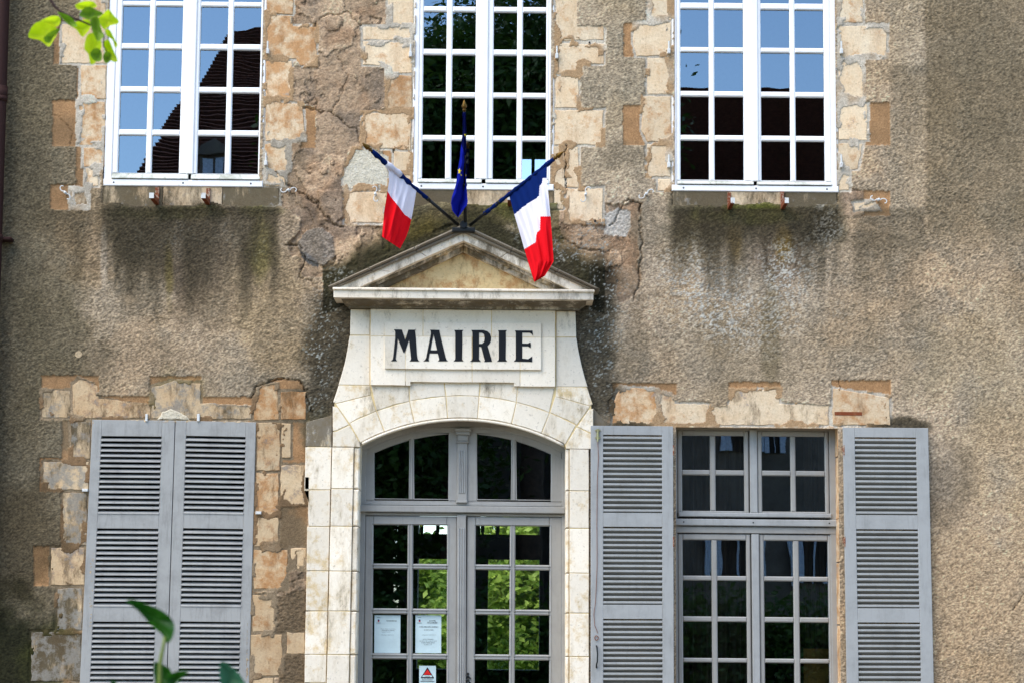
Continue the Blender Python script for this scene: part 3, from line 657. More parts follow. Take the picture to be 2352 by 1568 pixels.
def upper_window(ya, xa, out, s1, s2, rows, ledge, sillbar, shear=0.0):
    fr = Fr(xa, ya, -.0, shear); x0, x1, yb = out; top = rows[0][0]-22
    b = MB(); X0, X1, ZT, ZB = fr.X(x0), fr.X(x1), fr.Z(top), fr.Z(sillbar[0])
    yf = -.012; fx = fr.X(s1[0])-X0; fx2 = X1-fr.X(s2[1])
    b.box(X0, X0+fx, ZB, ZT, yf, .08, .004); b.box(X1-fx2, X1, ZB, ZT, yf, .08, .004); b.box(X0+fx, X1-fx2, ZT-.03, ZT, yf, .08)
    if shear: b.shear(shear, fr.z0)
    wn = b.build('window', M['white'], building)
    for (sx0, sx1, cols) in (s1, s2):
        sash(fr, sx0, sx1, top+9, ledge[0], cols, rows, yf+.004, M['white'], wn)
        bb = MB(); lx0, lx1 = fr.X(sx0+1), fr.X(sx1-1); z1, z0 = fr.Z(ledge[0]), fr.Z(ledge[1])
        bb.add([(lx0,yf,z1),(lx1,yf,z1),(lx1,yf-.022,z0+.006),(lx0,yf-.022,z0+.006),(lx0,yf-.022,z0),(lx1,yf-.022,z0),(lx1,.02,z0),(lx0,.02,z0),(lx0,.02,z1),(lx1,.02,z1)],
               [(3,2,1,0),(4,5,2,3),(7,6,5,4),(0,8,7,4,3),(1,2,5,6,9)])
        if shear: bb.shear(shear, fr.z0)
        bb.build('drip_rail', M['white_worn'], wn)
    mx0, mx1 = s1[1]-5, s2[0]+5
    rbox(fr, mx0, mx1, top+9, ledge[0], yf-.010, yf+.003, .006).build('cover_strip', M['white'], wn)
    rbox(fr, x0, x1, sillbar[0], sillbar[1], yf-.014, .08, .006).build('sill_bar', M['white'], wn)
    for t in (.07, .505, .93):
        sx = x0+(x1-x0)*t; sy = (sillbar[0]+sillbar[1])/2
        bb = MB(); cx, cz = fr.X(sx), fr.Z(sy); bb.prism([(cx+.007*math.cos(a*math.pi/4), cz+.007*math.sin(a*math.pi/4)) for a in range(8)], yf-.0155, yf-.01); bb.build('screw', M['screw'], wn)
    return wn
r1 = [(-182,-95),(-83,4),(15,101),(114,200),(213,299),(312,399)]
upper_window(58, 430, (250,612,430), (268,443,[(281,344),(357,420)]), (448,606,[(461,524),(537,600)]), r1, (401,413), (415,430), -.004+.0)
r2 = [(-171,-83),(-72,16),(28,114),(127,213),(225,312),(324,412)]
upper_window(70, 1110, (951,1273,438), (964,1110,[(973,1026),(1039.5,1093)]), (1117,1262,[(1134,1188),(1201,1255)]), r2, (413,422), (423.5,438), -.003)
r3 = [(-185,-98),(-85,8),(22,110),(121,211),(223,312),(324,415)]
upper_window(250, 1733, (1542.5,1923,442), (1554,1730,[(1562.8,1628.5),(1641,1708)]), (1736,1908,[(1748,1815),(1827,1893.5)]), r3, (418,426), (428,442), 0)

# ground-floor window on the right
def ground_window():
    yf = .13; fr = Fr(1735, 1250, yf, -.004)
    b = MB(); X0, X1 = fr.X(1546), fr.X(1934)
    b.box(X0-.03, fr.X(1556), .45, fr.Z(974), yf, yf+.08, .004); b.box(fr.X(1908), X1+.03, .45, fr.Z(974), yf, yf+.08, .004)
    b.box(fr.X(1556), fr.X(1908), fr.Z(988), fr.Z(972), yf, yf+.08)
    b.shear(fr.k, fr.z0); wn = b.build('window', M['grey2'], building)
    rows = [(1000,1079),(1091,1173)]
    sash(fr, 1557, 1722, 988, 1178, [(1567.6,1632.7),(1645,1711.5)], rows, yf+.006, M['grey2'], wn); sash(fr, 1741, 1907, 988, 1178, [(1752,1818.5),(1830,1898)], rows, yf+.006, M['grey2'], wn)
    rbox(fr, 1724, 1741, 986, 1177, yf-.012, yf+.03, .005).build('mullion', M['grey3'], wn)
    rbox(fr, 1558.5, 1910.5, 1177, 1187, yf-.02, yf+.05, .006).build('drip_rail', M['grey3'], wn)
    rbox(fr, 1547.5, 1926, 1192, 1207.5, yf-.03, yf+.05, .006).build('transom_bar', M['grey3'], wn)
    rbox(fr, 1547.5, 1926, 1209, 1224, yf-.004, yf+.05, .004).build('transom', M['grey2'], wn)
    rows = [(1240,1322),(1333,1415.5),(1427.5,1511),(1521,1604),(1615,1698)]
    sash(fr, 1557, 1724, 1226, 1800, [(1568,1634.5),(1647,1714.5)], rows, yf+.008, M['grey2'], wn); sash(fr, 1744, 1912, 1226, 1800, [(1754.5,1822),(1835,1902)], rows, yf+.008, M['grey2'], wn)
    rbox(fr, 1726, 1743, 1226, 1800, yf-.012, yf+.03, .005).build('mullion', M['grey3'], wn)
    for t in (.06, .48, .94):
        cx, cz = fr.X(1547+380*t), fr.Z(1199.5); bb = MB(); bb.prism([(cx+.006*math.cos(a*math.pi/4), cz+.006*math.sin(a*math.pi/4)) for a in range(8)], yf-.032, yf-.02); bb.build('screw', M['screw'], wn)
    # stone returns of the opening
    f0 = Fr(1735, 1250, -.012)
    for x0, x1 in ((f0.X(1540), f0.X(1548)), (f0.X(1927), f0.X(1944))):
        z = .45
        while z < f0.Z(976)-.1:
            z2 = min(z+random.uniform(.34, .5), f0.Z(976)-.003)
            p = rough_poly([(x0, z+.004), (x1, z+.004), (x1, z2-.004), (x0, z2-.004)], .06, .002)
            bb = MB(); bb.prism(p, -.014, .2, .004); bb.build('jamb_stone', M['stone'], wall, color=(.9,.15,.1,1)); z = z2
    rv = MB(); rv.box(f0.X(1546), f0.X(1930), f0.Z(979), f0.Z(960), .0, .2); rv.build('lintel_soffit', M['stone'], wall, color=(.5,.3,.1,1))
    for vxx, r in ((1718, .014), (1742, .016)):
        cx, cz = fr.X(vxx), fr.Z(979); bb = MB(); n = 10
        bb.tube([(cx, .09, cz+.02), (cx, .09, cz), (cx, .09, cz-.012), (cx, .09, cz-.018)], [r, r, r*.75, r*.1], 10); bb.build('sensor', M['white'], wn, True)
ground_window()

# ------------------------------------------------------------------ louvred shutters
def shutter(c, groups, sx, y, mat, name, pitch, gapfrac, closed, hinge_side=0, lbl=None):
    # c: corners TL, TR, BR, BL in picture coordinates; groups rows of slots at the left edge; sx: (left stile right edge, right stile left edge) as fractions
    TL, TR, BR, BL = [Vector(W(p[0], p[1], y)) for p in c]
    H = (TL.y-BL.y)
    def P(u, v): # u across, v down metres fraction
        a = TL+(TR-TL)*u; b = BL+(BR-BL)*u; q = a+(b-a)*v; return q
    def vrow(vy):
        xm = (c[0][0]+c[1][0])/2; z = W(xm, vy, y)[1]; a = P(.5, 0); b = P(.5, 1); return (a.y-z)/(a.y-b.y)
    def quad(u0, u1, v0, v1, yf, yb, bev, nm, parent, mt=mat):
        pts = [P(u0, v1), P(u1, v1), P(u1, v0), P(u0, v0)]; b = MB(); b.prism([tuple(q) for q in pts], yf, yb, bev); return b.build(nm, mt, parent)
    th = .034
    root = quad(0, sx[0], 0, 1, y, y+th, .003, name, building)
    if lbl: root['label'] = lbl
    quad(sx[1], 1, 0, 1, y+.0005, y+th, .003, 'stile', root)
    g = [(vrow(a), vrow(b)) for a, b in groups]
    prev = 0
    for a, b_ in g:
        quad(sx[0], sx[1], prev, a, y+.001, y+th-.002, .002, 'rail', root); prev = b_
    quad(sx[0], sx[1], prev, 1, y+.001, y+th-.002, .002, 'rail', root)
    wdt = (P(sx[1], .5)-P(sx[0], .5)).length; base = None
    for (a, b_) in g:
        n = 15; A = P(sx[0], a); B = P(sx[0], b_); ph = (A.y-B.y)/n
        for k in range(n):
            vv = a+(b_-a)*(k+.5)/n; L = P(sx[0], vv); R_ = P(sx[1], vv)
            if base is None:
                mb = MB(); t = .0035; h = ph*(.5+.0)
                if closed: z1, z0, yi, yo = ph*.20, -ph*.50, th-.004, -.002      # outer face slopes down towards us
                else: z1, z0, yi, yo = ph*.20, -ph*.50, .004, th-.004
                tk = ph*.17
                if closed:
                    pr = [(yi, z1), (yo+.001, z0+tk*1.9), (yo-.002, z0+tk*1.4), (yo-.002, z0+.001), (yo+.002, z0), (yi, z1-tk*1.6)]
                else:
                    pr = [(.002, ph*.21), (.002, -ph*.19), (.007, -ph*.19), (.050, -ph*.74), (.050, -ph*.62), (.010, ph*.20)]
                nn = len(pr); vs = [(0, p[0], p[1]) for p in pr]+[(wdt, p[0], p[1]) for p in pr]
                fs = [tuple(range(nn))[::-1], tuple(range(nn, 2*nn))]+[(i, (i+1) % nn, nn+(i+1) % nn, nn+i) for i in range(nn)]
                mb.add(vs, fs); base = mb.mesh('slat')
                base.materials.append(mat)
            o = bpy.data.objects.new('slat', base); COL.objects.link(o); o.parent = root
            o.location = (L.x, y, L.y); o.rotation_euler = (random.uniform(-.02, .02), -math.atan2(R_.y-L.y, R_.x-L.x), 0)
            o.scale = ((R_-L).length/wdt, 1, 1)
    if not closed:     # dark wall side just behind an opened shutter
        pass
    return root
yS = -.078
LG = [(1001,1180),(1213,1393),(1427,1607)]
BOT = 1760
def ext(pt, pb, yb=BOT):
    t = (yb-pt[1])/(pb[1]-pt[1]); return (pt[0]+(pb[0]-pt[0])*t, yb)
tl, tm, tr = (212,963), (402.5,965), (588,969); bl, bm, br = (183,1568), (383,1568), (572,1568)
yC = -.022
shutter([tl, (401.8,965), ext((401.8,965),(382.3,1568)), ext(tl, bl)], LG, (.118, .845), yC, M['grey'], 'shutter', 12.3, .3, True)
shutter([(403.4,965), tr, ext(tr, br), ext((403.4,965),(384,1568))], LG, (.135, .875), yC, M['grey'], 'shutter', 12.3, .3, True)
LG2 = [(998,1177),(1209,1388),(1420.5,1600)]; LG3 = [(1003.5,1182),(1214.5,1396),(1428.5,1608)]
s3 = shutter([(1357,976.5), (1546,978), ext((1546,978),(1548,1568)), ext((1357,976.5),(1357,1568))], LG2, (.15, .865), yS, M['grey3'], 'shutter', 12.2, .55, False, lbl='opened shutter leaf carrying a latch, wire and ring')
s4 = shutter([(1936.5,980.5), (2132,982), ext((2132,982),(2145,1568)), ext((1936.5,980.5),(1945.6,1568))], LG3, (.135, .855), yS, M['grey3'], 'shutter', 12.2, .55, False)
# fittings on the opened shutter
yh = yS-.004
def wp(x, y, d): a = W(x, y, d); return (a[0], d, a[1])
b = MB()
for (x0, y0, x1, y1, d) in ((1370,984,1376,1008,-.012), (1367,986,1379,989,-.008), (1367,1003,1379,1006,-.008)):
    a0 = W(x0, y0, yh); a1 = W(x1, y1, yh); b.box(a0[0], a1[0], a1[1], a0[1], yh+d, yh+.006)
b.tube([wp(1373, 988, yh-.012), wp(1373, 1013, yh-.012)], .006, 8); b.build('latch', M['brass'], s3)
b = MB(); b.tube([wp(x, y, yh-.004) for x, y in ((1373,1013),(1374.5,1050),(1371.8,1105),(1371,1200),(1371.5,1300),(1368,1380),(1364,1410),(1366,1435),(1371,1447),(1372,1453))], .0022, 5); b.build('pull_wire', M['rust2'], s3)
b = MB(); c0 = W(1370, 1464, yh); b.tube([(c0[0]+.014*math.cos(a*.5236), yh-.004, c0[1]+.017*math.sin(a*.5236)) for a in range(13)], .0028, 6); b.build('ring', M['rust2'], s3)
b = MB(); b.tube([wp(1370,1482,yh+.002), wp(1371,1486,yh-.02), wp(1372.5,1500,yh-.025), wp(1372,1518,yh-.025), wp(1370,1526,yh-.02), wp(1370,1532,yh+.002)], .006, 8); b.build('handle', M['iron'], s3)
# strap hinges beside the opened shutters and clips round the closed one
for x, y, ww, hh in ((1547,1030,4,16), (1547,1240,4,16), (1939,1030,6,16), (1941,1240,6,18)):
    b = MB(); a = W(x, y, yS); b.box(a[0]-ww/700, a[0]+ww/700, a[1]-hh/800, a[1]+hh/800, yS+.004, .01, .002); b.tube([(a[0], yS+.004, a[1]-.05), (a[0], yS+.004, a[1]+.03)], .006, 8); b.build('hinge', M['rust'], building)
for x, y, ww, hh in ((337,957,5,14), (456,957,6,14)):
    b = MB(); a = W(x, y, -.02); b.box(a[0]-ww/586, a[0]+ww/586, a[1]-hh/586-.01, a[1]+hh/586, -.035, .01, .002); b.build('catch', M['white_iron'], building)
for x, y in ((196,1125), (594,1177)):
    b = MB(); a = W(x, y, -.02); b.box(a[0]-.022, a[0]+.022, a[1]-.011, a[1]+.011, -.04, .01, .003); b.build('catch', M['white_iron'], building)
# chipped white stone above the closed shutters
b = MB(); p = [W(x, y, -.02) for x, y in ((360,963),(372,946),(392,938),(412,944),(428,955),(436,964))]; b.prism(rough_poly(p, .02, .004), -.022, .03, .008); b.build('stone', M['rough_white'], wall, color=(.3,.1,.1,.7))
# dark iron slot in the lintel
b = MB(); a0 = W(1917, 944.7, -.017); a1 = W(1980, 953.3, -.017); b.box(a0[0], a1[0], a1[1], a0[1], -.0178, .03); b.build('iron_anchor', M['rust2'], wall)
# drilled holes and small plugs
for x, y, r in ((1354,98,2.4), (1367,508,3.0), (2036,152,3.0), (1978,152,2.0)):
    a = W(x, y, -.02); b = MB(); b.prism([(a[0]+r/293*math.cos(t*.785), a[1]+r/293*math.sin(t*.785)) for t in range(8)], -.0185, .01); b.build('drill_hole', M['screw'], wall)
a = W(181, 814, -.02); b = MB(); b.prism([(a[0]+.028*math.cos(t*.3927), a[1]+.028*math.sin(t*.3927)) for t in range(16)], -.028, .0, .003); b.build('round_plug', M['plug'], wall)

# S-shaped shutter stays
def s_stay(vx, vy, ang, flip=1, sc=1.0):
    a = W(vx, vy, -.05); b = MB(); pts = []
    for t in range(0, 11):          # one curl
        th = math.radians(180-t*24); r = .024*sc*(1-.30*t/10); pts.append((.046*sc+r*math.cos(th)*1.25, r*math.sin(th)))
    left = [(-p[0], -p[1]) for p in pts][::-1]
    allp = left+[(0, 0)]+pts; ca, sa = math.cos(ang), math.sin(ang); out = []
    for x, z in allp:
        z *= flip; out.append((a[0]+x*ca-z*sa, -.055, a[1]+x*sa+z*ca))
    b.tube(out, .0042, 7); b.tube([(a[0], .01, a[1]), (a[0], -.068, a[1])], [.009, .011], 8)
    b.build('shutter_stay', M['white_iron'], building, True)
s_stay(150,443,math.radians(-58),1,.9); s_stay(663,437,math.radians(0),1,.9); s_stay(862,446,math.radians(-80),-1,.9); s_stay(1345,447,math.radians(62),1,.95); s_stay(1484,446,math.radians(25),1,.9); s_stay(2018,459,math.radians(-18),1,.95)
# pintles beside the upper windows
for x, y in ((615,117),(611,374),(943,124),(1279,128),(1536,117),(1932,117),(1536,378),(1932,378)):
    a = W(x, y, -.03); b = MB(); b.tube([(a[0], -.045, a[1]-.02), (a[0], -.045, a[1]+.075)], .007, 8); b.box(a[0]-.012, a[0]+.012, a[1]-.028, a[1]+.012, -.055, .01, .003); b.build('pintle', M['white_iron'], building)
# flower-box brackets below the sills
for x, y0, y1 in ((361,431,470), (478,433,470), (1170.5,440,474), (1675,443,481), (1797,441,481)):
    a0 = W(x-4, y0, -.03); a1 = W(x+4, y1, -.03)
    br = MB(); br.box(a0[0], a1[0], a1[1], a0[1], -.036, .0, .002); o = br.build('bracket', M['rust'], building)
    ar = MB(); ar.box(a0[0]-.001, a1[0]+.001, a1[1]-.002, a1[1]+.036, -.29, -.0365); ar.build('bracket_arm', M['rust2'], o)
    ar = MB(); ar.box(a0[0]-.002, a1[0]+.003, a1[1]-.004, a1[1]+.039, -.296, -.2905); ar.build('end_plate', M['white_iron'], o)

# ------------------------------------------------------------------ portal
portal = empty('doorway_surround', parent=building)
yP = -.055
def mir(p): 
    x = 2127-p[0]; return (x, p[1])
ARC = (1063.0, 1459.0)
def on(R, x):
    dx = x-ARC[0]; return (x, ARC[1]-math.sqrt(R*R-dx*dx))
def arcpts(R, xa, xb, n=6): return [on(R, xa+(xb-xa)*i/n) for i in range(n+1)]
def pst(poly, yf, yb, stain=.25, dirt=.05, lich=0.0, parent=portal, name='stone', bev=.0035, gap=.0024, mat=None):
    stain = min(1, stain*1.1+.05); dirt = min(1, dirt*1.25+random.uniform(0, .06))
    p = [PT(x, y, yf) for x, y in poly]
    cx = sum(q[0] for q in p)/len(p); cz = sum(q[1] for q in p)/len(p)
    q = []
    for x, z in p:
        d = math.hypot(x-cx, z-cz); k = 1-gap*1.4/d; q.append((cx+(x-cx)*k, cz+(z-cz)*k))
    b = MB(); b.prism(rough_poly(q, .09, .0012), yf, yb, bev); return b.build(name, mat or M['white_stone'], parent, color=(stain, dirt, lich, 1))
flank = [([(805,711),(850,711),(850,772),(803,772)],.15,.1), ([(803,772),(850,772),(850,886),(777,886),(784,862),(791,835),(798,803)],.2,.05), ([(777,886),(851,886),(852,908),(771,929),(765,925),(770,908)],.6,.1)]
for poly, s, d in flank: pst(poly, yP, .1, s, d); pst([mir(p) for p in poly][::-1], yP, .1, s, d)
S4 = [(852,908),(771,929),(775,936),(803,975)]+arcpts(551, 804, 864.7, 3)
S5 = [(764,934),(775,937),(802,977),(771,991),(764,992)]
S6 = [(764,993),(771,992),(803,977),(827,1018),(828,1028),(763,1028)]
for poly in (S4, S5, S6): pst(poly, yP, .2, .5, .08); pst([mir(p) for p in poly][::-1], yP, .2, .5, .08)
tops = [852,939,1021,1102.5,1189,1275]; outs = [864.7,940.6,1024.5,1100.4,1186,1262]
for i in range(5):
    a, b_ = tops[i], tops[i+1]; pst([(a, 870), (b_, 870), (b_, 886)]+arcpts(551, outs[i+1], outs[i], 5)+[(a, 886)], yP, .2, .3, .05)
vo = [803,864.7,940.6,1024.5,1100.4,1186,1262,1323]
for i in range(7):
    a, b_ = vo[i], vo[i+1]; ia, ib = ARC[0]+(a-ARC[0])*500/551, ARC[0]+(b_-ARC[0])*500/551
    pst(arcpts(551, a, b_, 5)+arcpts(500, ib, ia, 6), yP, .22, .35, .03)
# ochre pointing showing in the joints (bed behind the dressed stones)
def bed(poly, yf, yb, parent=portal): 
    b = MB(); b.prism([PT(x, y, yf) for x, y in poly], yf, yb); b.build('mortar', M['ochre'], parent)
bed([(808,712),(1319,712),(1324,800),(1347,886),(1358,930),(1361,1026),(1300,1026)]+[on(502, 1295-(1295-832)*i/24) for i in range(25)]+[(766,1026),(768,930),(780,886),(803,800)], yP+.0045, .15)
# jambs
ys_in = [1028,1124,1210,1313,1405,1505,1600,1700,1800]; ys_out = [969,1028,1127,1211,1313,1405,1505,1570,1680,1800]
def jl(x, y, base): return x+base*(y-1028)
for k, (a, b_) in enumerate(zip(ys_in[:-1], ys_in[1:])):
    pst([(jl(763,a,-.024),a),(jl(813,a,-.021),a),(jl(813,b_,-.021),b_),(jl(763,b_,-.024),b_)], yP, .1, .45, .04)
    pst([(jl(813.5,a,-.021),a),(jl(827,a,-.019),a),(jl(827,b_,-.019),b_),(jl(813.5,b_,-.021),b_)], yP+.012, .22, .5, .05, bev=.01)
    pst([(1308,a),(1353,a),(1353,b_),(1308,b_)], yP, .1, .35, .03); pst([(1299,a),(1307.5,a),(1307.5,b_),(1299,b_)], yP+.012, .22, .5, .05, bev=.008)
for k, (a, b_) in enumerate(zip(ys_out[:-1], ys_out[1:])):
    xl = 701 if b_ <= 1101 else 709; xl = 701 if k < 2 else 709
    if k == 2:
        pst([(jl(701,a,-.018),a),(jl(762,a,-.024),a),(jl(762,b_,-.024),b_),(708,b_),(708,1098),(700,1098)], yP+.012, .1, .5, .12)
    else: pst([(jl(xl,a,-.019),a if k else a+2),(jl(762,a,-.024),a if k else 955),(jl(762,b_,-.024),b_),(jl(xl,b_,-.019),b_)], yP+.012, .1, .5, (.62 if k == 0 else .08), .2 if k == 0 else 0)
pst([(1354,940),(1362,932),(1395,968),(1395,1060),(1354,1060)], yP+.03, .05, .5, .9)
bed([(706,980),(758,968),(758,1100),(745,1800),(712,1800),(712,1105),(706,1090)], yP+.018, .05); bed([(764,1030),(812,1030),(797,1800),(745,1800)], yP+.006, .05); bed([(1308,1030),(1352,1030),(1352,1800),(1308,1800)], yP+.006, .05)
# bead along the arch
b = MB(); b.tube([(PT(x, y, yP)[0], yP+.004, PT(x, y, yP)[1]) for x, y in [on(496, 832+(1294-832)*i/40) for i in range(41)]], .011, 8); b.build('arch_bead', M['white_stone'], portal, True, color=(.3,.1,0,1))
# soffit of the arch
b = MB(); sp = [on(497, 828+(1298-828)*i/40) for i in range(41)]; sp2 = [on(504, 826+(1300-826)*i/40) for i in range(41)]
b.prism([PT(x, y, 0) for x, y in sp]+[PT(x, y, 0) for x, y in sp2[::-1]], yP+.02, .23); b.build('arch_soffit', M['white_stone'], portal, color=(.3,.3,0,1))
# sign panels
panel = empty('sign_panel', parent=building)
y1p, y2p = yP-.03, yP-.052
for poly in ([(850.5,711),(971.6,711),(971.6,773),(850.5,773)],[(971.6,711),(1129,711),(1129,773),(971.6,773)],[(1129,711),(1275.5,711),(1275.5,773),(1129,773)],
             [(850.5,773),(931,773),(931,886),(850.5,886)],[(931,773),(1084.6,773),(1084.6,877.5),(942,877.5),(942,886),(931,886)],[(1084.6,773),(1194.7,773),(1194.7,886),(1181,886),(1181,877.5),(1084.6,877.5)],[(1194.7,773),(1275.5,773),(1275.5,886),(1194.7,886)]):
    pst(poly, y1p, yP+.02, .12, .02, 0, panel, 'panel_stone', .002, .0020)
for poly in ([(883,740),(971.6,740),(971.6,773),(883,773)],[(971.6,740),(1129,740),(1129,773),(971.6,773)],[(1129,740),(1243.4,740),(1243.4,773),(1129,773)],
             [(883,773),(931,773),(931,848),(883,848)],[(931,773),(1084.6,773),(1084.6,848),(931,848)],[(1084.6,773),(1194.7,773),(1194.7,848),(1084.6,848)],[(1194.7,773),(1243.4,773),(1243.4,848),(1194.7,848)]):
    pst(poly, y2p, y1p+.004, .18, .02, 0, panel, 'panel_stone', .002, .0020)
bed([(852,712),(1274,712),(1274,884),(852,884)], y1p+.003, yP+.01, panel) if False else None
bed([(884,741),(1242,741),(1242,847),(884,847)], y2p+.0025, y1p+.002, panel); bed([(852,712),(1274,712),(1274,876),(852,876)], y1p+.0025, yP+.01, panel)
LET = [
 ([(143,137),(262,140),(312,292),(358,143),(468,143),(457,160),(468,260),(485,520),(495,575),(520,603),(375,603),(395,580),(398,560),(368,290),(322,430),(298,482),(285,475),(203,272),(192,400),(172,570),(192,600),(100,600),(130,575),(140,500),(165,260),(165,180),(160,160)], None),
 ([(677,143),(815,146),(818,180),(905,540),(918,580),(942,602),(795,603),(812,580),(810,565),(790,487),(672,487),(655,575),(665,602),(578,602),(605,580),(620,550),(690,200),(688,165)], [(728,210),(780,440),(683,440)]),
 ([(1033,147),(1167,147),(1150,170),(1152,300),(1148,570),(1152,580),(1170,603),(1022,603),(1045,580),(1048,560),(1047,180)], None),
 ([(1282,147),(1460,147),(1520,165),(1560,205),(1575,255),(1570,310),(1550,350),(1522,378),(1575,560),(1588,607),(1472,612),(1483,590),(1470,550),(1430,395),(1398,388),(1395,570),(1422,607),(1262,607),(1293,585),(1300,560),(1300,200),(1297,175)], [(1397,188),(1440,188),(1470,210),(1480,262),(1470,320),(1440,347),(1397,347)]),
 ([(1677,150),(1807,150),(1790,172),(1792,300),(1788,570),(1792,580),(1810,606),(1662,606),(1685,582),(1688,560),(1687,180)], None),
 ([(1922,153),(2183,155),(2190,232),(2170,205),(2140,187),(2032,187),(2032,342),(2115,342),(2152,325),(2160,368),(2155,410),(2120,385),(2032,383),(2032,560),(2120,570),(2178,530),(2178,612),(1908,605),(1932,580),(1937,560),(1937,195),(1935,175)], None)]
for ch, (o_, h_) in zip('MAIRIE', LET):
    f = lambda q: W(882.0+.15626*q[0], 735.0+.15626*q[1], y2p-.002)
    b = MB(); b.prism([f(q) for q in o_], y2p-.0035, y2p-.0005, 0, [[f(q) for q in h_]] if h_ else ()); b.build('letter', M['ink'], panel)
# pediment
ped = empty('pediment', parent=building)
AX = 1064.5
def lerp(a, b_, t): return (a[0]+(b_[0]-a[0])*t, a[1]+(b_[1]-a[1])*t)
def rake(A0, A1, B0, B1, yf, yb, stain, dirt, lich, name, cuts, bev):
    # A0/A1: apex upper/lower, B0/B1: foot upper/lower; three stones per slope
    for s in (0, 1):
        for t0, t1 in zip(cuts[:-1], cuts[1:]):
            poly = [lerp(A0, B0, t0), lerp(A1, B1, t0), lerp(A1, B1, t1), lerp(A0, B0, t1)]
            if s: poly = [(2*AX-x+ (1 if x < AX else 0), y) for x, y in poly]
            pst(poly, yf, yb, stain, dirt, lich, ped, name, bev, .0008)
def dd(p): return (p[0], p[1]+.0085*(1063-p[0]))      # left-hand readings -> level rows
rake((AX,514.5),(AX,523),dd((752,657)),dd((758,660)), -.30,.12,.3,.95,.3,'raking_stone',[0,.36,.7,1],.012)
rake((AX,523),(AX,534),dd((758,660)),dd((768,663.5)), -.275,.12,.3,.75,.3,'raking_stone',[0,.36,.7,1],.010)
rake((AX,534),(AX,553),dd((768,663.5)),dd((818,663.5)), -.25,.12,.3,.30,0,'raking_stone',[0,.34,.66,1],.003)
rake((AX,553),(AX,563),dd((818,663.5)),dd((846,663.5)), -.17,.12,.6,.50,0,'bed_mould_stone',[0,.5,1],.008)
rake((AX,563),(AX,578.5),dd((846,663.5)),dd((879,663.5)), -.12,.12,.6,.45,0,'bed_mould_stone',[0,.5,1],.008)
pst([(AX,578.5),dd((879,664)),(2*AX-879,664)], -.07, .1, .55, .15, 0, ped, 'tympanum', .001, .0, mat=M['tymp'])
def hpiece(rings, cuts, name, color):
    # rings: (vxl, vxr, vy, y) from top to bottom
    for (c0, c1) in zip(cuts[:-1], cuts[1:]):
        b = MB(); vs = []; fs = []; n = len(rings)
        for (xl, xr, vy, y) in rings:
            a = PT(max(xl, c0+.15), vy, y)[0] if c0 > 780 else PT(xl, vy, y)[0]; e = PT(min(xr, c1-.15), vy, y)[0] if c1 < 1340 else PT(xr, vy, y)[0]
            z = PT(1063, vy, y)[1]; vs += [(a, y, z), (e, y, z), (a, .08, z), (e, .08, z)]
        for i in range(n-1):
            o = 4*i; fs += [(o+4, o+5, o+1, o), (o+6, o+4, o, o+2), (o+5, o+7, o+3, o+1)]
        fs += [(0, 1, 3, 2), (4*n-2, 4*n-1, 4*n-3, 4*n-4)]; b.add(vs, fs); b.build(name, M['white_stone'], ped, color=color)
hpiece([(765,1364,662.5,-.29),(764,1365.5,664.0,-.33),(764,1365.5,667.5,-.33),(766,1363.5,668,-.315),(766,1363.5,669.2,-.315)], [700,942,1168,1500], 'cornice_fillet', (.2,.3,.1,1))
hpiece([(766,1363,669.3,-.312),(766,1363,686,-.312),(772,1357,687,-.295)], [700,958,1205,1500], 'cornice_stone', (.25,.28,.05,1))
hpiece([(783,1348,687.1,-.25),(784,1347,690,-.245),(790,1340,697,-.20),(798,1333,704,-.13),(800,1331,706,-.12),(800,1331,709.5,-.12),(804,1325,710.5,-.07)], [700,942,1168,1500], 'cornice_moulding', (.6,.75,.0,1))

# ------------------------------------------------------------------ entrance door with fanlight
yD = .19; frd = Fr(1063, 1400, yD, -.004)
def dx(z): return 679.9+.2969*z
door = empty('entrance_door', parent=building)
for q0, q1 in ((820, 836), (1290, 1306)):
    b = MB(); b.box(frd.X(q0), frd.X(q1), .45, frd.Z(1010), yD-.006, yD+.08, .004); b.shear(frd.k, frd.z0); b.build('door_jamb', M['grey2'], door)
frf = Fr(1063, 1090, yD, -.004)
b = MB(); b.box(frf.X(833), frf.X(1297), frf.Z(1161), frf.Z(1150), yD, yD+.06, .004); b.shear(frf.k, frf.z0); fan = b.build('fanlight', M['grey2'], building)
def on2(x, R=471, cy=1465): return cy-math.sqrt(R*R-(x-1063)**2)
P2 = lambda x, y: PT(x, y, yD)
fp = [(859.5,939.7),(950.7,1030.2),(1095.6,1174.2),(1186.1,1265.4)]
b = MB(); xs_ = [838+(1290-838)*i/30 for i in range(31)]; b.prism([P2(x, on2(x)) for x in xs_]+[P2(x, min(on2(x)-20, 1040)) for x in xs_[::-1]], yD, yD+.05, .004); b.build('arched_rail', M['grey2'], fan)
b = MB(); xs_ = [826+(1301-826)*i/30 for i in range(31)]; b.prism([P2(x, on2(x, 486, 1466)) for x in xs_]+[P2(x, on2(x, 520, 1466)) for x in xs_[::-1]], yD-.012, yD+.05, .004); b.build('arched_frame', M['grey2'], fan)
for x0, x1 in ((827,859.5),(1030.2,1095.6),(1265.4,1300)):
    poly = [P2(x0, 1150), P2(x1, 1150), P2(x1, on2(x1)-4), P2(x0, on2(x0)-4)]; bb = MB(); bb.prism(poly, yD-.002, yD+.05, .005); bb.build('stile', M['grey2'], fan)
for x0, x1 in ((939.7,950.7),(1174.2,1186.1)):
    for k, (e0, e1, yy) in enumerate(((0,0,0), (3,3,-.008))):
        bb = MB(); bb.prism([P2(x0+e0, 1147), P2(x1-e1, 1147), P2(x1-e1, on2(x1)-2), P2(x0+e0, on2(x0)-2)], yD+.006+yy, yD+.03, .003); bb.build('glazing_bar', M['grey2'], fan)
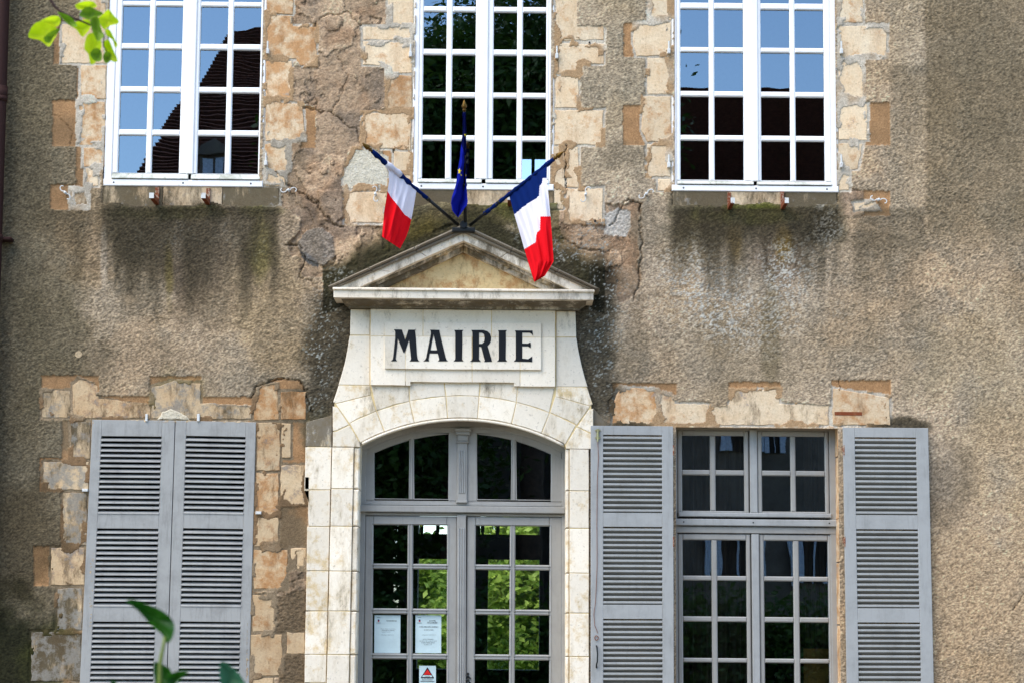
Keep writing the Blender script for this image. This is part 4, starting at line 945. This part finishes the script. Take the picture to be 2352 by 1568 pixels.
for x0, x1 in fp:
    xx = [x0-2+(x1-x0+4)*i/10 for i in range(11)]; pl = [P2(x, 1148) for x in xx]+[P2(x, on2(x)-2) for x in xx[::-1]]
    bb = MB(); bb.add([(q[0], yD+.03, q[1]) for q in pl], [tuple(range(len(pl)))]); bb.build('pane', M['glass'], fan)
    ins = MB(); path = [(P2(x, y)[0], yD+.004, P2(x, y)[1]) for x, y in [(x0, 1146)]+[(x, on2(x)) for x in xx]+[(x1, 1146), (x0, 1146)]]; ins.tube(path, .0045, 5); ins.build('moulding', M['grey2'], fan)
# transom between fanlight and door leaves
for (a0, a1, y0, y1, yf, bev) in ((836,1291,1154,1161,yD-.008,.004), (826.5,1298,1162,1177,yD-.05,.006), (836,1291,1178,1184,yD-.004,.003)):
    rbox(frf, a0, a1, y0, y1, yf, yD+.06, bev).build('transom', M['grey2'], fan)
# pilaster on the mullion
rbox(frf, 1050.5, 1073, 1016, 1150, yD-.022, yD+.0, .004).build('pilaster', M['grey2'], fan)
for k in range(4): rbox(frf, 1054+k*4.1, 1056.4+k*4.1, 1034, 1132, yD-.030, yD-.02, .003).build('reed', M['grey3'], fan)
for (a0, a1, y0, y1, d) in ((1043.5,1081.5,984,991,.05),(1046,1079,991,999,.042),(1050,1075,999,1013,.032),(1048,1076,1013,1017,.038),(1048.5,1074,1149,1155,.036)):
    rbox(frf, a0, a1, y0, y1, yD-d, yD, .006).build('capital_step' if y0 < 1100 else 'base_step', M['grey2'], fan)
rowsd = [(1205.5,1294.6),(1307,1397.5),(1410.4,1501),(1514,1605),(1617,1700)]
dl_ = Fr(1063, 1250, yD, -.010); dr_ = Fr(1063, 1250, yD, -.004)
cL = [(857,936),(948.6,1026.7)]; cR = [(1092.5,1171),(1183.7,1262.4)]
sash(dl_, 838, 1050, 1185, 1900, cL, rowsd, yD+.002, M['grey2'], door, .008, .04, .032); sash(dr_, 1072, 1292, 1185, 1900, cR, rowsd, yD+.002, M['grey2'], door, .008, .04, .032)
for fr_d, cols in ((dl_, cL), (dr_, cR)):      # stepped mouldings round every pane
    for c0, c1 in cols:
        for r0, r1_ in rowsd[:4]:
            b = MB(); e = 2.6
            for (a, bb_, cc, d_) in ((c0-e-1.2, c1+e+1.2, r0-e-1.2, r0-e), (c0-e-1.2, c1+e+1.2, r1_+e, r1_+e+1.2), (c0-e-1.2, c0-e, r0-e, r1_+e), (c1+e, c1+e+1.2, r0-e, r1_+e)):
                b.box(fr_d.X(a), fr_d.X(bb_), fr_d.Z(d_), fr_d.Z(cc), yD-.003, yD+.01)
            b.shear(fr_d.k, fr_d.z0); b.build('moulding', M['grey3'], door)
rbox(dl_, 1049.5, 1070.5, 1181, 1900, yD-.022, yD+.02, .004).build('cover_strip', M['grey2'], door)
for k in range(3): rbox(dl_, 1053+k*5, 1056+k*5, 1212, 1880, yD-.03, yD-.02, .003).build('reed', M['grey3'], door)
b = MB(); q = lambda x, y: (P2(x, y)[0], yD-.012, P2(x, y)[1])
for (x, y, r) in ((1075,1546,.010),(1075,1553,.012),(1070.5,1556,.008),(1079.5,1556,.008),(1075,1562,.012),(1071,1567,.008),(1079,1567,.008),(1075,1572,.012)):
    c_ = q(x, y); b.tube([(c_[0], yD+.002, c_[2]), (c_[0], yD-.014, c_[2])], [r, r*.7], 8)
b.build('lock_plate', M['iron'], door)

# ------------------------------------------------------------------ notices on the door glass
def text_mesh(s, size, bold=False):
    cu = bpy.data.curves.new('t', 'FONT'); cu.body = s; cu.size = size; cu.align_x = 'CENTER'; cu.resolution_u = 1
    if bold: cu.offset = size*.012
    ob = bpy.data.objects.new('t', cu); COL.objects.link(ob); dg = bpy.context.evaluated_depsgraph_get(); dg.update()
    me = bpy.data.meshes.new_from_object(ob.evaluated_get(dg)); bpy.data.objects.remove(ob); me.name = 'lettering'; return me
def notice(x0, x1, y0, y1, label, lines, crest=True, cat='notice'):
    yN = yD+.028; a = W(x0, y1, yN); c_ = W(x1, y0, yN); w_, h_ = c_[0]-a[0], c_[1]-a[1]
    b = MB(); n = 8; vs = []; fs = []
    for j in range(n+1):
        for i in range(2): vs.append((a[0]+w_*i+(.003*(1-j/n)), yN+.001*math.sin(j*1.3), a[1]+h_*j/n))
    for j in range(n): fs.append((2*j, 2*j+1, 2*j+3, 2*j+2))
    b.add(vs, fs); root = b.build('paper_notice', M['paper']); thing(root, label, cat)
    for s, u, v, sz, bold in lines:
        me = text_mesh(s, sz*h_, bold); o = finish('lettering', me, M['text'], root); o.rotation_euler = (math.pi/2, 0, 0); o.location = (a[0]+w_*u, yN-.0022, a[1]+h_*v)
    if crest:
        for (u, v, ww, hh, mt) in ((.16,.87,.05,.03,M['pblue']), (.16,.845,.05,.028,M['pred']), (.16,.94,.10,.006,M['text']), (.16,.795,.14,.006,M['text'])):
            bb = MB(); cx, cz = a[0]+w_*u, a[1]+h_*v; bb.box(cx-w_*ww*.6, cx+w_*ww*.6, cz-h_*hh*.6, cz+h_*hh*.6, yN-.0026, yN-.0012); bb.build('crest' if mt is not M['text'] else 'line', mt, root)
    return root, a, w_, h_, yN
notice(dx(602), dx(808), 1148.5+.2969*888, 1148.5+.2969*1178, 'white paper notice with crest on the left pane of the door, headed PERMANENCES', [('PERMANENCES', .66, .84, .042, False), ('Monsieur le Maire vous accueille tous', .54, .63, .026, False), ('les mercredis sur rendez-vous', .54, .59, .028, True), ('à partir de 14 h à 17 h', .46, .55, .026, False), ('Contact mairie : 03 86 31 20 14', .50, .47, .026, False)])
notice(dx(920), dx(1124), 1148.5+.2969*888, 1148.5+.2969*1178, 'white paper notice headed ACCUEIL DE LA MAIRIE, right of the other notice on the door', [('ACCUEIL', .66, .84, .045, True), ('DE LA MAIRIE', .66, .79, .045, True), ('LUNDI, MERCREDI, VENDREDI', .52, .68, .038, True), ('de 9h30 à 12h30', .52, .60, .038, True), ('Contact mairie : 03 86 31 20 14', .52, .47, .028, False), ('Service Urbanisme', .50, .355, .038, False), ('Sur RDV - Tél : 03 86 31 40 63', .50, .305, .036, False), ('LUNDI, MARDI, JEUDI', .50, .26, .038, False), ('de 9h30 à 17h', .50, .21, .036, False)])
root, a, w_, h_, yN = notice(dx(950), dx(1082), 1148.5+.2969*1278, 1148.5+.2969*1450, 'small white sticker with a red triangle at the bottom of the door glass', [('VIGIPIRATE', .5, .515, .045, True), ('SÉCURITÉ RENFORCÉE', .5, .42, .055, True), ('RISQUE ATTENTAT', .5, .355, .055, True)], False, 'sticker')
for pts, d, mt in (([(.5,.93),(.10,.46),(.90,.46)], .0030, 'text'), ([(.5,.84),(.27,.60),(.73,.60)], .0038, 'pred'), ([(.24,.575),(.19,.50),(.81,.50),(.76,.575)], .0036, 'paper')):
    b = MB(); b.prism([(a[0]+w_*u, a[1]+h_*v) for u, v in pts], yN-d, yN-.0012); o = b.build('triangle' if mt != 'paper' else 'band', M[mt], root)
for ch in root.children:
    if ch.name.startswith('lettering'): ch.location.y = yN-.0045
b = MB(); b.box(a[0]+w_*.08, a[0]+w_*.92, a[1]+h_*.30, a[1]+h_*.318, yN-.003, yN-.001); b.build('line', M['text'], root)

# ------------------------------------------------------------------ flags
def Ez(p): return (808.5+.28131*p[0], 220.5+.28131*p[1])
def interp_poly(pts, n):
    P_ = np.array(pts, float); d = np.r_[0, np.cumsum(np.hypot(*np.diff(P_, axis=0).T))]; t = np.linspace(0, d[-1], n); return np.c_[np.interp(t, d, P_[:, 0]), np.interp(t, d, P_[:, 1])]
def w3(p, y): a = W(p[0], p[1], y); return Vector((a[0], y, a[1]))
def finial(mb, p, d, L):
    mb.tube([p+d*L*t for t in (0, .12, .16, .22, .30, .38, .55, .8, 1.0)], [.010, .012, .018, .011, .010, .021, .018, .009, .0005], 8)
def flag(name, label, cat, pole0, pole1, tip, yb, yt, grip, left, right, top_n, colf, mats, depth, foldf, sleeve):
    p0, p1, pt = w3(Ez(pole0), yb), w3(Ez(pole1), yt), None
    root = MB(); root.tube([p0, p0+(p1-p0)*.35], .013, 10); root.tube([p0+(p1-p0)*.345, p0+(p1-p0)*.37], .017, 10)
    root.tube([p0+(p1-p0)*.37, p1], .0105, 10); r = root.build('flag', M['iron'], None, True); thing(r, label, 'flag', 'flags over the door')
    # cloth sleeve wound round the pole
    sm = MB()
    for (t0, t1, r0, mi) in sleeve:
        n = max(3, int((t1-t0)*40)); pth = [p0+(p1-p0)*(t0+(t1-t0)*k/n)+Vector((random.uniform(-.002,.002),)*3) for k in range(n+1)]
        sm.tube(pth, [r0*(1+.18*math.sin(k*1.9)) for k in range(n+1)], 10, mi=mi)
    sm.build('pole_sleeve', mats, r, True)
    f = MB(); finial(f, p1, (p1-p0).normalized(), (w3(Ez(tip), yt-.03)-p1).length); f.build('finial', M['gold'], r, True)
    nr, nc = 150, 84; A = interp_poly(left, nr); B = interp_poly(right, nr); vs = []; fs = []; mi = []
    vv = np.zeros((nr, nc, 2))
    for j in range(nr):
        for i in range(nc):
            u = i/(nc-1); q = A[j]*(1-u)+B[j]*u; vv[j, i] = q; y = depth(q, u, j/(nr-1))+foldf(u, j/(nr-1), q); vs.append(tuple(w3(Ez(q), y)))
    for j in range(nr-1):
        for i in range(nc-1):
            fs.append((j*nc+i, (j+1)*nc+i, (j+1)*nc+i+1, j*nc+i+1)); mi.append(colf((vv[j, i]+vv[j+1, i+1])/2))
    c_ = MB(); c_.add(vs, fs); c_.mi = mi; o = c_.build('flag_cloth', mats, r, True)
    return r
tri = [M['blue'], M['fwhite'], M['red']]
def cL_(q): 
    yr = np.interp(q[0], [240,290,320,370,430,485,530], [740,778,830,890,970,1010,1040]); return 2 if q[1] > yr else 1
def lpy(q): return -.25-(.95-.25)*np.clip((865-q[0])/(865-160), 0, 1)
lt = [(285,560),(300,620),(302,700),(290,780),(262,950),(245,1150),(247,1152)]; rt = [(528,775),(522,800),(505,900),(487,1000),(465,1090),(440,1160),(392,1248)]
flag('flag', 'leftmost flag, white and red cloth hanging from the pole leaning left', 'flag', (865,1052), (160,450), (70,370), -.25, -.95, 0, lt, rt, 0, cL_, tri,
     lambda q, u, v: float(lpy(q))-.01, lambda u, v, q: .035*math.sin(u*7+v*2.5)*min(1, .15+v*1.6)+.016*math.sin(u*17-v*3)*min(1, v*2)+.005*math.sin(u*31+v*9)-.03*v,
     [(.37,.57,.0145,0), (.57,.70,.022,0), (.68,.84,.026,1), (.835,.995,.019,0)])
def cR_(q):
    fx = np.interp(q[1], [560,640,710,740,900,980,1090,1200], [1562,1556,1553,1530,1525,1538,1535,1535])
    if q[0] > fx and q[1] < 1095: return 0 if q[1] < 672 else (1 if q[1] < 985 else 2)
    if q[1] < np.interp(q[0], [1270,1325,1400,1525,1560], [1010,970,905,822,800]): return 0
    yw = np.interp(q[0], [1400,1408,1500,1504,1512,1535,1540], [1258,1252,1195,1140,1115,1095,1090]); return 1 if q[1] < yw else 2
lt = [(1278,797),(1325,970),(1370,1120),(1408,1255),(1450,1400),(1480,1495),(1488,1518)]; rt = [(1592,570),(1590,670),(1608,850),(1622,1000),(1640,1250),(1646,1350),(1575,1470),(1492,1519)]
def rpy(q): return -.25-(.95-.25)*np.clip((q[0]-965)/(1650-965), 0, 1)
flag('flag', 'blue, white and red flag hanging from the pole leaning right', 'flag', (965,1055), (1650,515), (1755,455), -.25, -.95, 0, lt, rt, 0, cR_, tri,
     lambda q, u, v: float(rpy(q))-.01, lambda u, v, q: .04*math.sin(u*5.5+v*1.5+1)*min(1, .1+v*1.5)+.05*float(sstep(.74,.84,u))*(1-.6*v)*-1+.015*math.sin(u*19+v*4)*min(1, v*2)+.005*math.sin(u*37-v*11),
     [(.18,.19,.016,0), (.20,.90,.0150,0), (.90,.995,.018,0)])
lt = [(903,150),(903,250),(900,330),(890,390),(882,500),(862,620),(850,720),(815,830),(808,880),(820,940),(862,992)]; rt = [(927,150),(935,280),(932,350),(935,420),(930,480),(933,640),(935,740),(945,860),(940,890),(905,940),(868,993)]
star = [(877+(27 if k % 2 == 0 else 11)*math.sin(math.radians(36*k+8))*.62, 616-(30 if k % 2 == 0 else 12)*math.cos(math.radians(36*k+8))) for k in range(10)]
st2 = [(893,640),(898,652),(890,655),(884,645)]; st3 = [(915,312),(930,315),(932,330),(921,328)]; st4 = [(928,640),(934,648),(930,662)]; st5=[(918,470),(928,478),(926,490)]
def inp(poly, q):
    c_ = False
    for i in range(len(poly)):
        x0, y0 = poly[i]; x1, y1 = poly[(i+1) % len(poly)]
        if (y0 > q[1]) != (y1 > q[1]) and q[0] < (x1-x0)*(q[1]-y0)/(y1-y0)+x0: c_ = not c_
    return c_
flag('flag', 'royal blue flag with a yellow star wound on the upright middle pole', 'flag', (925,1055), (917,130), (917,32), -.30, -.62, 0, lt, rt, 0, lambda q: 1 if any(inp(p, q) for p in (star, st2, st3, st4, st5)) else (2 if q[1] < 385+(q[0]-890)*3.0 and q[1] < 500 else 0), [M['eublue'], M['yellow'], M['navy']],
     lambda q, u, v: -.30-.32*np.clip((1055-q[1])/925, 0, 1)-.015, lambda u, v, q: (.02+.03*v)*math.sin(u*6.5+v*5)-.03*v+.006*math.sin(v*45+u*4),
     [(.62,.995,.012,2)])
b = MB(); p = w3(Ez((912,1062)), -.25); b.tube([(p.x, -.32, p.z), (p.x, .0, p.z-.03)], .03, 10); b.box(p.x-.09, p.x+.09, p.z-.06, p.z-.02, -.31, -.02, .01); b.build('flag_holder', M['iron'], building)

# ------------------------------------------------------------------ drainpipe at the left edge
dp = empty('drainpipe', 'rusty brown iron drainpipe running down the left edge of the wall', 'drainpipe')
xa_, za_ = W(4, 40, -.12); pr_ = .052
b = MB(); xx = W(17, 0, -.12)[0]-pr_; xb_ = W(3, 520, -.12)[0]-pr_
b.tube([(xx-(xx-xb_)*t*1.9, -.12, W(5, 0, -.12)[1]+1.6-(5.0*t+1.6*0)) for t in (-.3, 0, .3, .6, 1.3)], pr_, 20, False); b.build('pipe', M['pipe'], dp, True)
for vy, hgt, nm in ((205,.02,'collar'), (228,.02,'collar'), (217,.05,'collar'), (548,.03,'clamp'), (800,.02,'collar')):
    z = W(5, vy, -.12)[1]; tt = (W(5, 0, -.12)[1]+1.6-z)/5.0; x = xx-(xx-xb_)*tt*1.9
    b = MB(); b.tube([(x, -.12, z-hgt), (x, -.12, z+hgt)], pr_+.008, 20); 
    if nm == 'clamp': b.box(x, x+pr_+.07, z-.012, z+.012, -.13, .0, .003)
    b.build(nm, M['pipe'], dp, True)

# ------------------------------------------------------------------ foreground leaves
def leafmesh(outline, y, mat, parent, bulge=.02, fold=None):
    pts = [w3(p, y) for p in outline]; c_ = sum(pts, Vector())/len(pts)
    vs = []; fs = []; n = len(pts); rings = 4
    # smooth the outline
    dense = []
    for i in range(n):
        p0, p1, p2, p3 = pts[i-1], pts[i], pts[(i+1) % n], pts[(i+2) % n]
        for t in (0, .33, .66): dense.append(.5*((2*p1)+(-p0+p2)*t+(2*p0-5*p1+4*p2-p3)*t*t+(-p0+3*p1-3*p2+p3)*t**3))
    n = len(dense); vs.append(tuple(c_+Vector((0, bulge, 0))))
    for r in range(1, rings+1):
        t = r/rings
        for k, q in enumerate(dense):
            v = c_+(q-c_)*t; v.y += bulge*(1-t*t)+.25*bulge*math.sin(k*1.1)*t; vs.append(tuple(v))
    for k in range(n): fs.append((0, 1+k, 1+(k+1) % n))
    for r in range(rings-1):
        for k in range(n): a_ = 1+r*n+k; b_ = 1+r*n+(k+1) % n; fs.append((a_, a_+n, b_+n, b_))
    b = MB(); b.add(vs, fs); return b.build('leaf', mat, parent, True)
def Z1(p): return (p[0]/3.556, p[1]/3.556)
yB = -11.6
br = MB(); br.tube([w3(Z1(p), yB) for p in ((330,-240),(400,-20),(450,60),(500,100),(600,150),(680,180),(735,205))], [.0042,.0038,.0034,.003,.0028,.0024,.002], 8)
br.tube([w3(Z1(p), yB) for p in ((495,100),(500,150),(498,200),(470,245),(420,270))], .0016, 6); br.tube([w3(Z1(p), yB-.02) for p in ((735,205),(800,240),(850,290),(845,380),(880,430))], .0016, 6)
br_ = br.build('linden_branch', M['stem'], None, True); thing(br_, 'linden twig with bright lime leaves in the top left corner', 'branch')
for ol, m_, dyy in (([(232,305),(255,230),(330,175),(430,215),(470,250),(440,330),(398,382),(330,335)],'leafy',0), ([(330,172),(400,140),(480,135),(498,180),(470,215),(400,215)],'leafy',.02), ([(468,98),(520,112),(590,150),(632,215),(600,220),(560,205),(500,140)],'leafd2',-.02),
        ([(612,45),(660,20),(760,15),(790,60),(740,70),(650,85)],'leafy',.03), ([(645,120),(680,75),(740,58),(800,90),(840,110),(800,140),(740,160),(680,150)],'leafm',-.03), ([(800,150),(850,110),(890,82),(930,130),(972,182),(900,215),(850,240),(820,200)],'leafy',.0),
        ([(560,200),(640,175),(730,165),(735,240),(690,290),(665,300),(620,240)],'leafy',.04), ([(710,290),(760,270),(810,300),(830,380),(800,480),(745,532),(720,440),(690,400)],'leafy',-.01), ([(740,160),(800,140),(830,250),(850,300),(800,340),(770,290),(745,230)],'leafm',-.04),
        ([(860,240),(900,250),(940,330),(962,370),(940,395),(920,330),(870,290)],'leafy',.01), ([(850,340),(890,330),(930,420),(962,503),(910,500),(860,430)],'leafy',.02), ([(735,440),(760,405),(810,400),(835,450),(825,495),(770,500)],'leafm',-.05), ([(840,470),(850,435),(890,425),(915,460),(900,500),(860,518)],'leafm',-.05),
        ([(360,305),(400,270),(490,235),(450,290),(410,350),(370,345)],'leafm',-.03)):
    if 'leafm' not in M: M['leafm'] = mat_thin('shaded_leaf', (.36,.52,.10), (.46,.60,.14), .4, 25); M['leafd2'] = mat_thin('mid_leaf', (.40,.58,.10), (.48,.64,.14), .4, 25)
    leafmesh([Z1(p) for p in ol], yB+dyy, M[m_], br_, .012)
yQ = -13.4
def Zb(p): return (p[0]*.27346, 1286.3+p[1]*.27346)
st_ = MB(); st_.tube([w3(Zb(p), yQ) for p in ((1385,640),(1372,720),(1355,800),(1345,880),(1340,1100),(1330,1400))], [.0022,.0025,.003,.003,.0035,.004], 8)
shr = st_.build('shrub_shoot', M['gstem'], None, True); thing(shr, 'blurred green shoot with glossy leaves before the closed shutters', 'shrub')
leafmesh([Zb(p) for p in ((1060,345),(1120,325),(1250,372),(1370,425),(1440,490),(1468,570),(1440,660),(1400,690),(1360,620),(1290,560),(1220,490),(1160,420))], yQ, M['leafd'], shr, .012)
leafmesh([Zb(p) for p in ((1290,860),(1340,860),(1400,890),(1440,930),(1450,1010),(1420,1090),(1330,1120),(1300,1000))], yQ+.02, M['leafd'], shr, .01)
leafmesh([Zb(p) for p in ((1440,950),(1500,925),(1585,930),(1540,975),(1480,1030),(1410,1080),(1400,1000))], yQ-.02, M['leafd'], shr, .01)
leafmesh([Zb(p) for p in ((1845,870),(1880,845),(1930,880),(2010,950),(2060,1030),(2080,1120),(1900,1130),(1850,1000))], yQ-.1, M['leafb'], shr, .012)
leafmesh([Zb(p) for p in ((930,1015),(950,1005),(980,1025),(960,1080),(920,1060))], yQ, M['leafd'], shr, .005)

# ------------------------------------------------------------------ ground and the other side of the yard
def sheet(name, mat, x0, x1, y0, y1, z, parent=None):
    b = MB(); b.add([(x0,y0,z),(x1,y0,z),(x1,y1,z),(x0,y1,z)], [(0,1,2,3)]); o = b.build(name, mat, parent); o['kind'] = 'structure'; return o
sheet('ground', M['grass'], -400, 400, -400, 400, 0); sheet('gravel_yard', M['gravel'], -30, 30, -19, 12, .004)
def crown_mesh(name, mat, c, rad, n, size, seed, parent, dens=70):
    r = np.random.RandomState(seed); k = max(10, n//dens); cl = r.normal(0, 1, (k, 3)); cl /= np.linalg.norm(cl, axis=1)[:, None]; cl *= (r.rand(k, 1)**.38); cl = cl*np.array(rad)+np.array(c)
    ci = r.randint(0, k, n); off = np.clip(r.normal(0, 1, (n, 3)), -2, 2)*np.array(rad)*(.17 if dens < 100 else .13); p = cl[ci]+off
    d1 = r.normal(0, 1, (n, 3)); d1[:, 2] *= .6; d1 /= np.linalg.norm(d1, axis=1)[:, None]; d2 = np.cross(d1, r.normal(0, 1, (n, 3))); d2 /= np.linalg.norm(d2, axis=1)[:, None]
    s = size*(.6+.8*r.rand(n, 1)); v = np.stack([p-d1*s, p-d2*s*.45, p+d1*s, p+d2*s*.45], 1).reshape(-1, 3)
    me = bpy.data.meshes.new(name); me.vertices.add(len(v)); me.vertices.foreach_set('co', v.astype(np.float32).ravel())
    q = np.arange(4*n, dtype=np.int32); me.loops.add(4*n); me.loops.foreach_set('vertex_index', q); me.polygons.add(n); me.polygons.foreach_set('loop_start', np.arange(0, 4*n, 4, dtype=np.int32)); me.polygons.foreach_set('loop_total', np.full(n, 4, np.int32)); me.update()
    return finish(name, me, mat, parent), cl
def tree(loc, h, c, rad, n, size, seed, mat, label, group=None, dens=70):
    t = empty('tree', label, 'tree', group, loc=(loc[0], loc[1], 0)); o, cl = crown_mesh('crown', mat, (0, 0, c), rad, n, size, seed, t, dens)
    b = MB(); b.tube([(0,0,-.1),(.05,.0,c*.4),(0,.05,c*.8),(.05,0,c+rad[2]*.5)], [h*.028,h*.022,h*.017,h*.006], 10); b.build('trunk', M['bark'], t, True)
    b = MB()
    for q in cl[:14]: b.tube([(0,0,c*.6), tuple(np.array(q)*np.array((.5,.5,.5))+np.array((0,0,c*.42))), tuple(q)], [h*.009,h*.006,h*.002], 6)
    b.build('limb', M['bark'], t, True)
# garden trees behind the building, seen through the hall
tree((-2.0,25), 4, 1.7, (1.35,1.4,1.5), 20000, .085, 1, M['crown'], 'bright green chestnut in the garden seen through the left door leaf', 'garden trees behind the hall', 220)
tree((.65,27), 6, 2.7, (1.5,1.5,2.6), 26000, .09, 2, M['crown'], 'bright green chestnut in the garden seen through the right door leaf', 'garden trees behind the hall', 220)
tree((-4.5,36), 5, 1.9, (5.0,2.0,1.9), 60000, .11, 11, M['crown3'], 'large tree at the back of the garden, behind the left chestnut')
tree((2.6,38), 7, 2.6, (3.2,2.0,3.0), 60000, .11, 12, M['crown3'], 'large tree at the back of the garden, behind the right chestnut')
# yard side, seen mirrored in the glass
p_ = REFL(1080, 60, 21)
tree((REFL(1060,100,21).x, -21), 12, REFL(1060,330,21).z, (2.9,2.0,REFL(1060,120,21).z-REFL(1060,330,21).z), 60000, .075, 3, M['crown2'], 'dark leafy tree across the yard, mirrored in the middle window', 'trees across the yard')
tree((REFL(1190,100,21).x+.3, -21.5), 10, REFL(1190,300,21).z, (2.2,2.0,2.9), 50000, .075, 4, M['crown2'], 'lower dark tree across the yard, mirrored in the door', 'trees across the yard')
tree((REFL(900,100,21).x-1, -22), 10, 5.0, (3.0,2.2,3.6), 40000, .08, 5, M['crown2'], 'broad dark tree across the yard, left of the others', 'trees across the yard')
hd, _ = crown_mesh('hedge', M['crown2'], (2.0,-19.6,1.1), (9,.8,1.2), 60000, .06, 8, None); thing(hd, 'long dark green hedge across the yard mirrored in the low window panes', 'hedge')
def house(name, label, ridge, eave, Yr, Ye, xw0, xw1, hipL):
    t = empty(name, label, 'house', loc=(0, -Ye, 0))
    R0, R1 = REFL(*ridge[0], Yr), REFL(*ridge[1], Yr); E0, E1 = REFL(*eave[0], Ye), REFL(*eave[1], Ye)
    b = MB(); n = 46
    for k in range(n):                     # overlapping courses
        t0, t1 = k/n, (k+1)/n
        a0, a1 = E0.lerp(R0, t0), E1.lerp(R1, t0); c0, c1 = E0.lerp(R0, t1), E1.lerp(R1, t1)
        up = Vector((0, .10, .06))
        b.add([a0+up, a1+up, c1+up*.25, c0+up*.25, a0, a1], [(1,0,3,2), (0,1,5,4)])
    o = b.build('roof', M['tile'], None); o.parent = t; o.location = (0, Ye, 0)
    bb = MB(); zt = min(E0.z, E1.z); xl, xr = E0.x, E1.x
    bb.box(xl+.2, xr, 0, zt, -Ye-.0+.4-.8, -Ye-8); w_ = bb.build('wall', M['opp'], None); w_.parent = t; w_.location = (0, Ye, 0)
    return t, E0, E1
hA, E0, E1 = house('tiled_house', 'old house with a steep brown tiled roof mirrored in the upper left window', [(536,68),(860,76)], [(292,432),(860,436)], 32, 26.5, 0, 0, True)
hB, F0, F1 = house('tiled_house', 'long house with a dark tiled roof mirrored in the upper right window', [(1330,214),(2250,206)], [(1330,470),(2250,476)], 32, 26.5, 0, 0, False)
hC, G0, G1 = house('tiled_house', 'low tiled house behind the yard trees, mirrored in the middle window', [(900,104),(1325,104)], [(900,330),(1328,334)], 36, 30, 0, 0, False)
def hwin(x0, x1, y0, y1, par, sh=True):
    Y = 26.9-.05; a, c_ = REFL(x0, y1, Y), REFL(x1, y0, Y); yy = -Y
    def bx_(nm, p0, p1, q0, q1, d0, d1, mt):
        b = MB(); b.box(p0, p1, q0, q1, yy+d0, yy+d1); o = b.build(nm, mt, None); o.parent = par; o.location = (0, -par.location.y, 0); return o
    bx_('window', a.x, c_.x, a.z, c_.z, -.04, .04, M['roomd'])
    if sh:
        w2 = (c_.x-a.x)*.55; bx_('shutter', a.x-w2, a.x-.02, a.z, c_.z, .0, .10, M['oppwood']); bx_('shutter', c_.x+.02, c_.x+w2, a.z, c_.z, .0, .10, M['oppwood'])
        bx_('window_frame', a.x+(c_.x-a.x)*.46, a.x+(c_.x-a.x)*.54, a.z, c_.z, .041, .08, M['oppwood'])
hwin(1685,1735,900,1042,hB); hwin(1778,1800,880,1046,hB); hwin(1660,1730,1230,1330,hB); hwin(1850,1900,1230,1340,hB)
# dormer on the left-hand roof
dm = MB(); Yd = 26.75; g = lambda x, y: REFL(x, y, Yd)
a, c_ = g(455,402), g(523,350); dm.box(a.x, c_.x, a.z-.3, c_.z, -Yd, -Yd-2.5)
o = dm.build('dormer', M['opp'], None); o.parent = hA; o.location = (0, 26.5, 0)
dm = MB(); dm.prism([(g(452,350).x, g(452,350).z), (g(526,350).x, g(526,350).z), (g(516,330).x, g(516,330).z), (g(489,313).x, g(489,313).z), (g(462,330).x, g(462,330).z)], -Yd+.12, -Yd-2.5)
o2 = dm.build('gable', M['opp'], None); o2.parent = hA; o2.location = (0, 26.5, 0)
dm = MB()
for x0, x1 in ((462,486),(493,517)): dm.box(g(x0,400).x, g(x1,400).x, g(x0,400).z, g(x0,356).z, -Yd+.03, -Yd-.05)
o3 = dm.build('dormer_window', M['oppwood'], None); o3.parent = hA; o3.location = (0, 26.5, 0)
for o_ in (o, o2, o3, *hA.children, *hB.children): pass
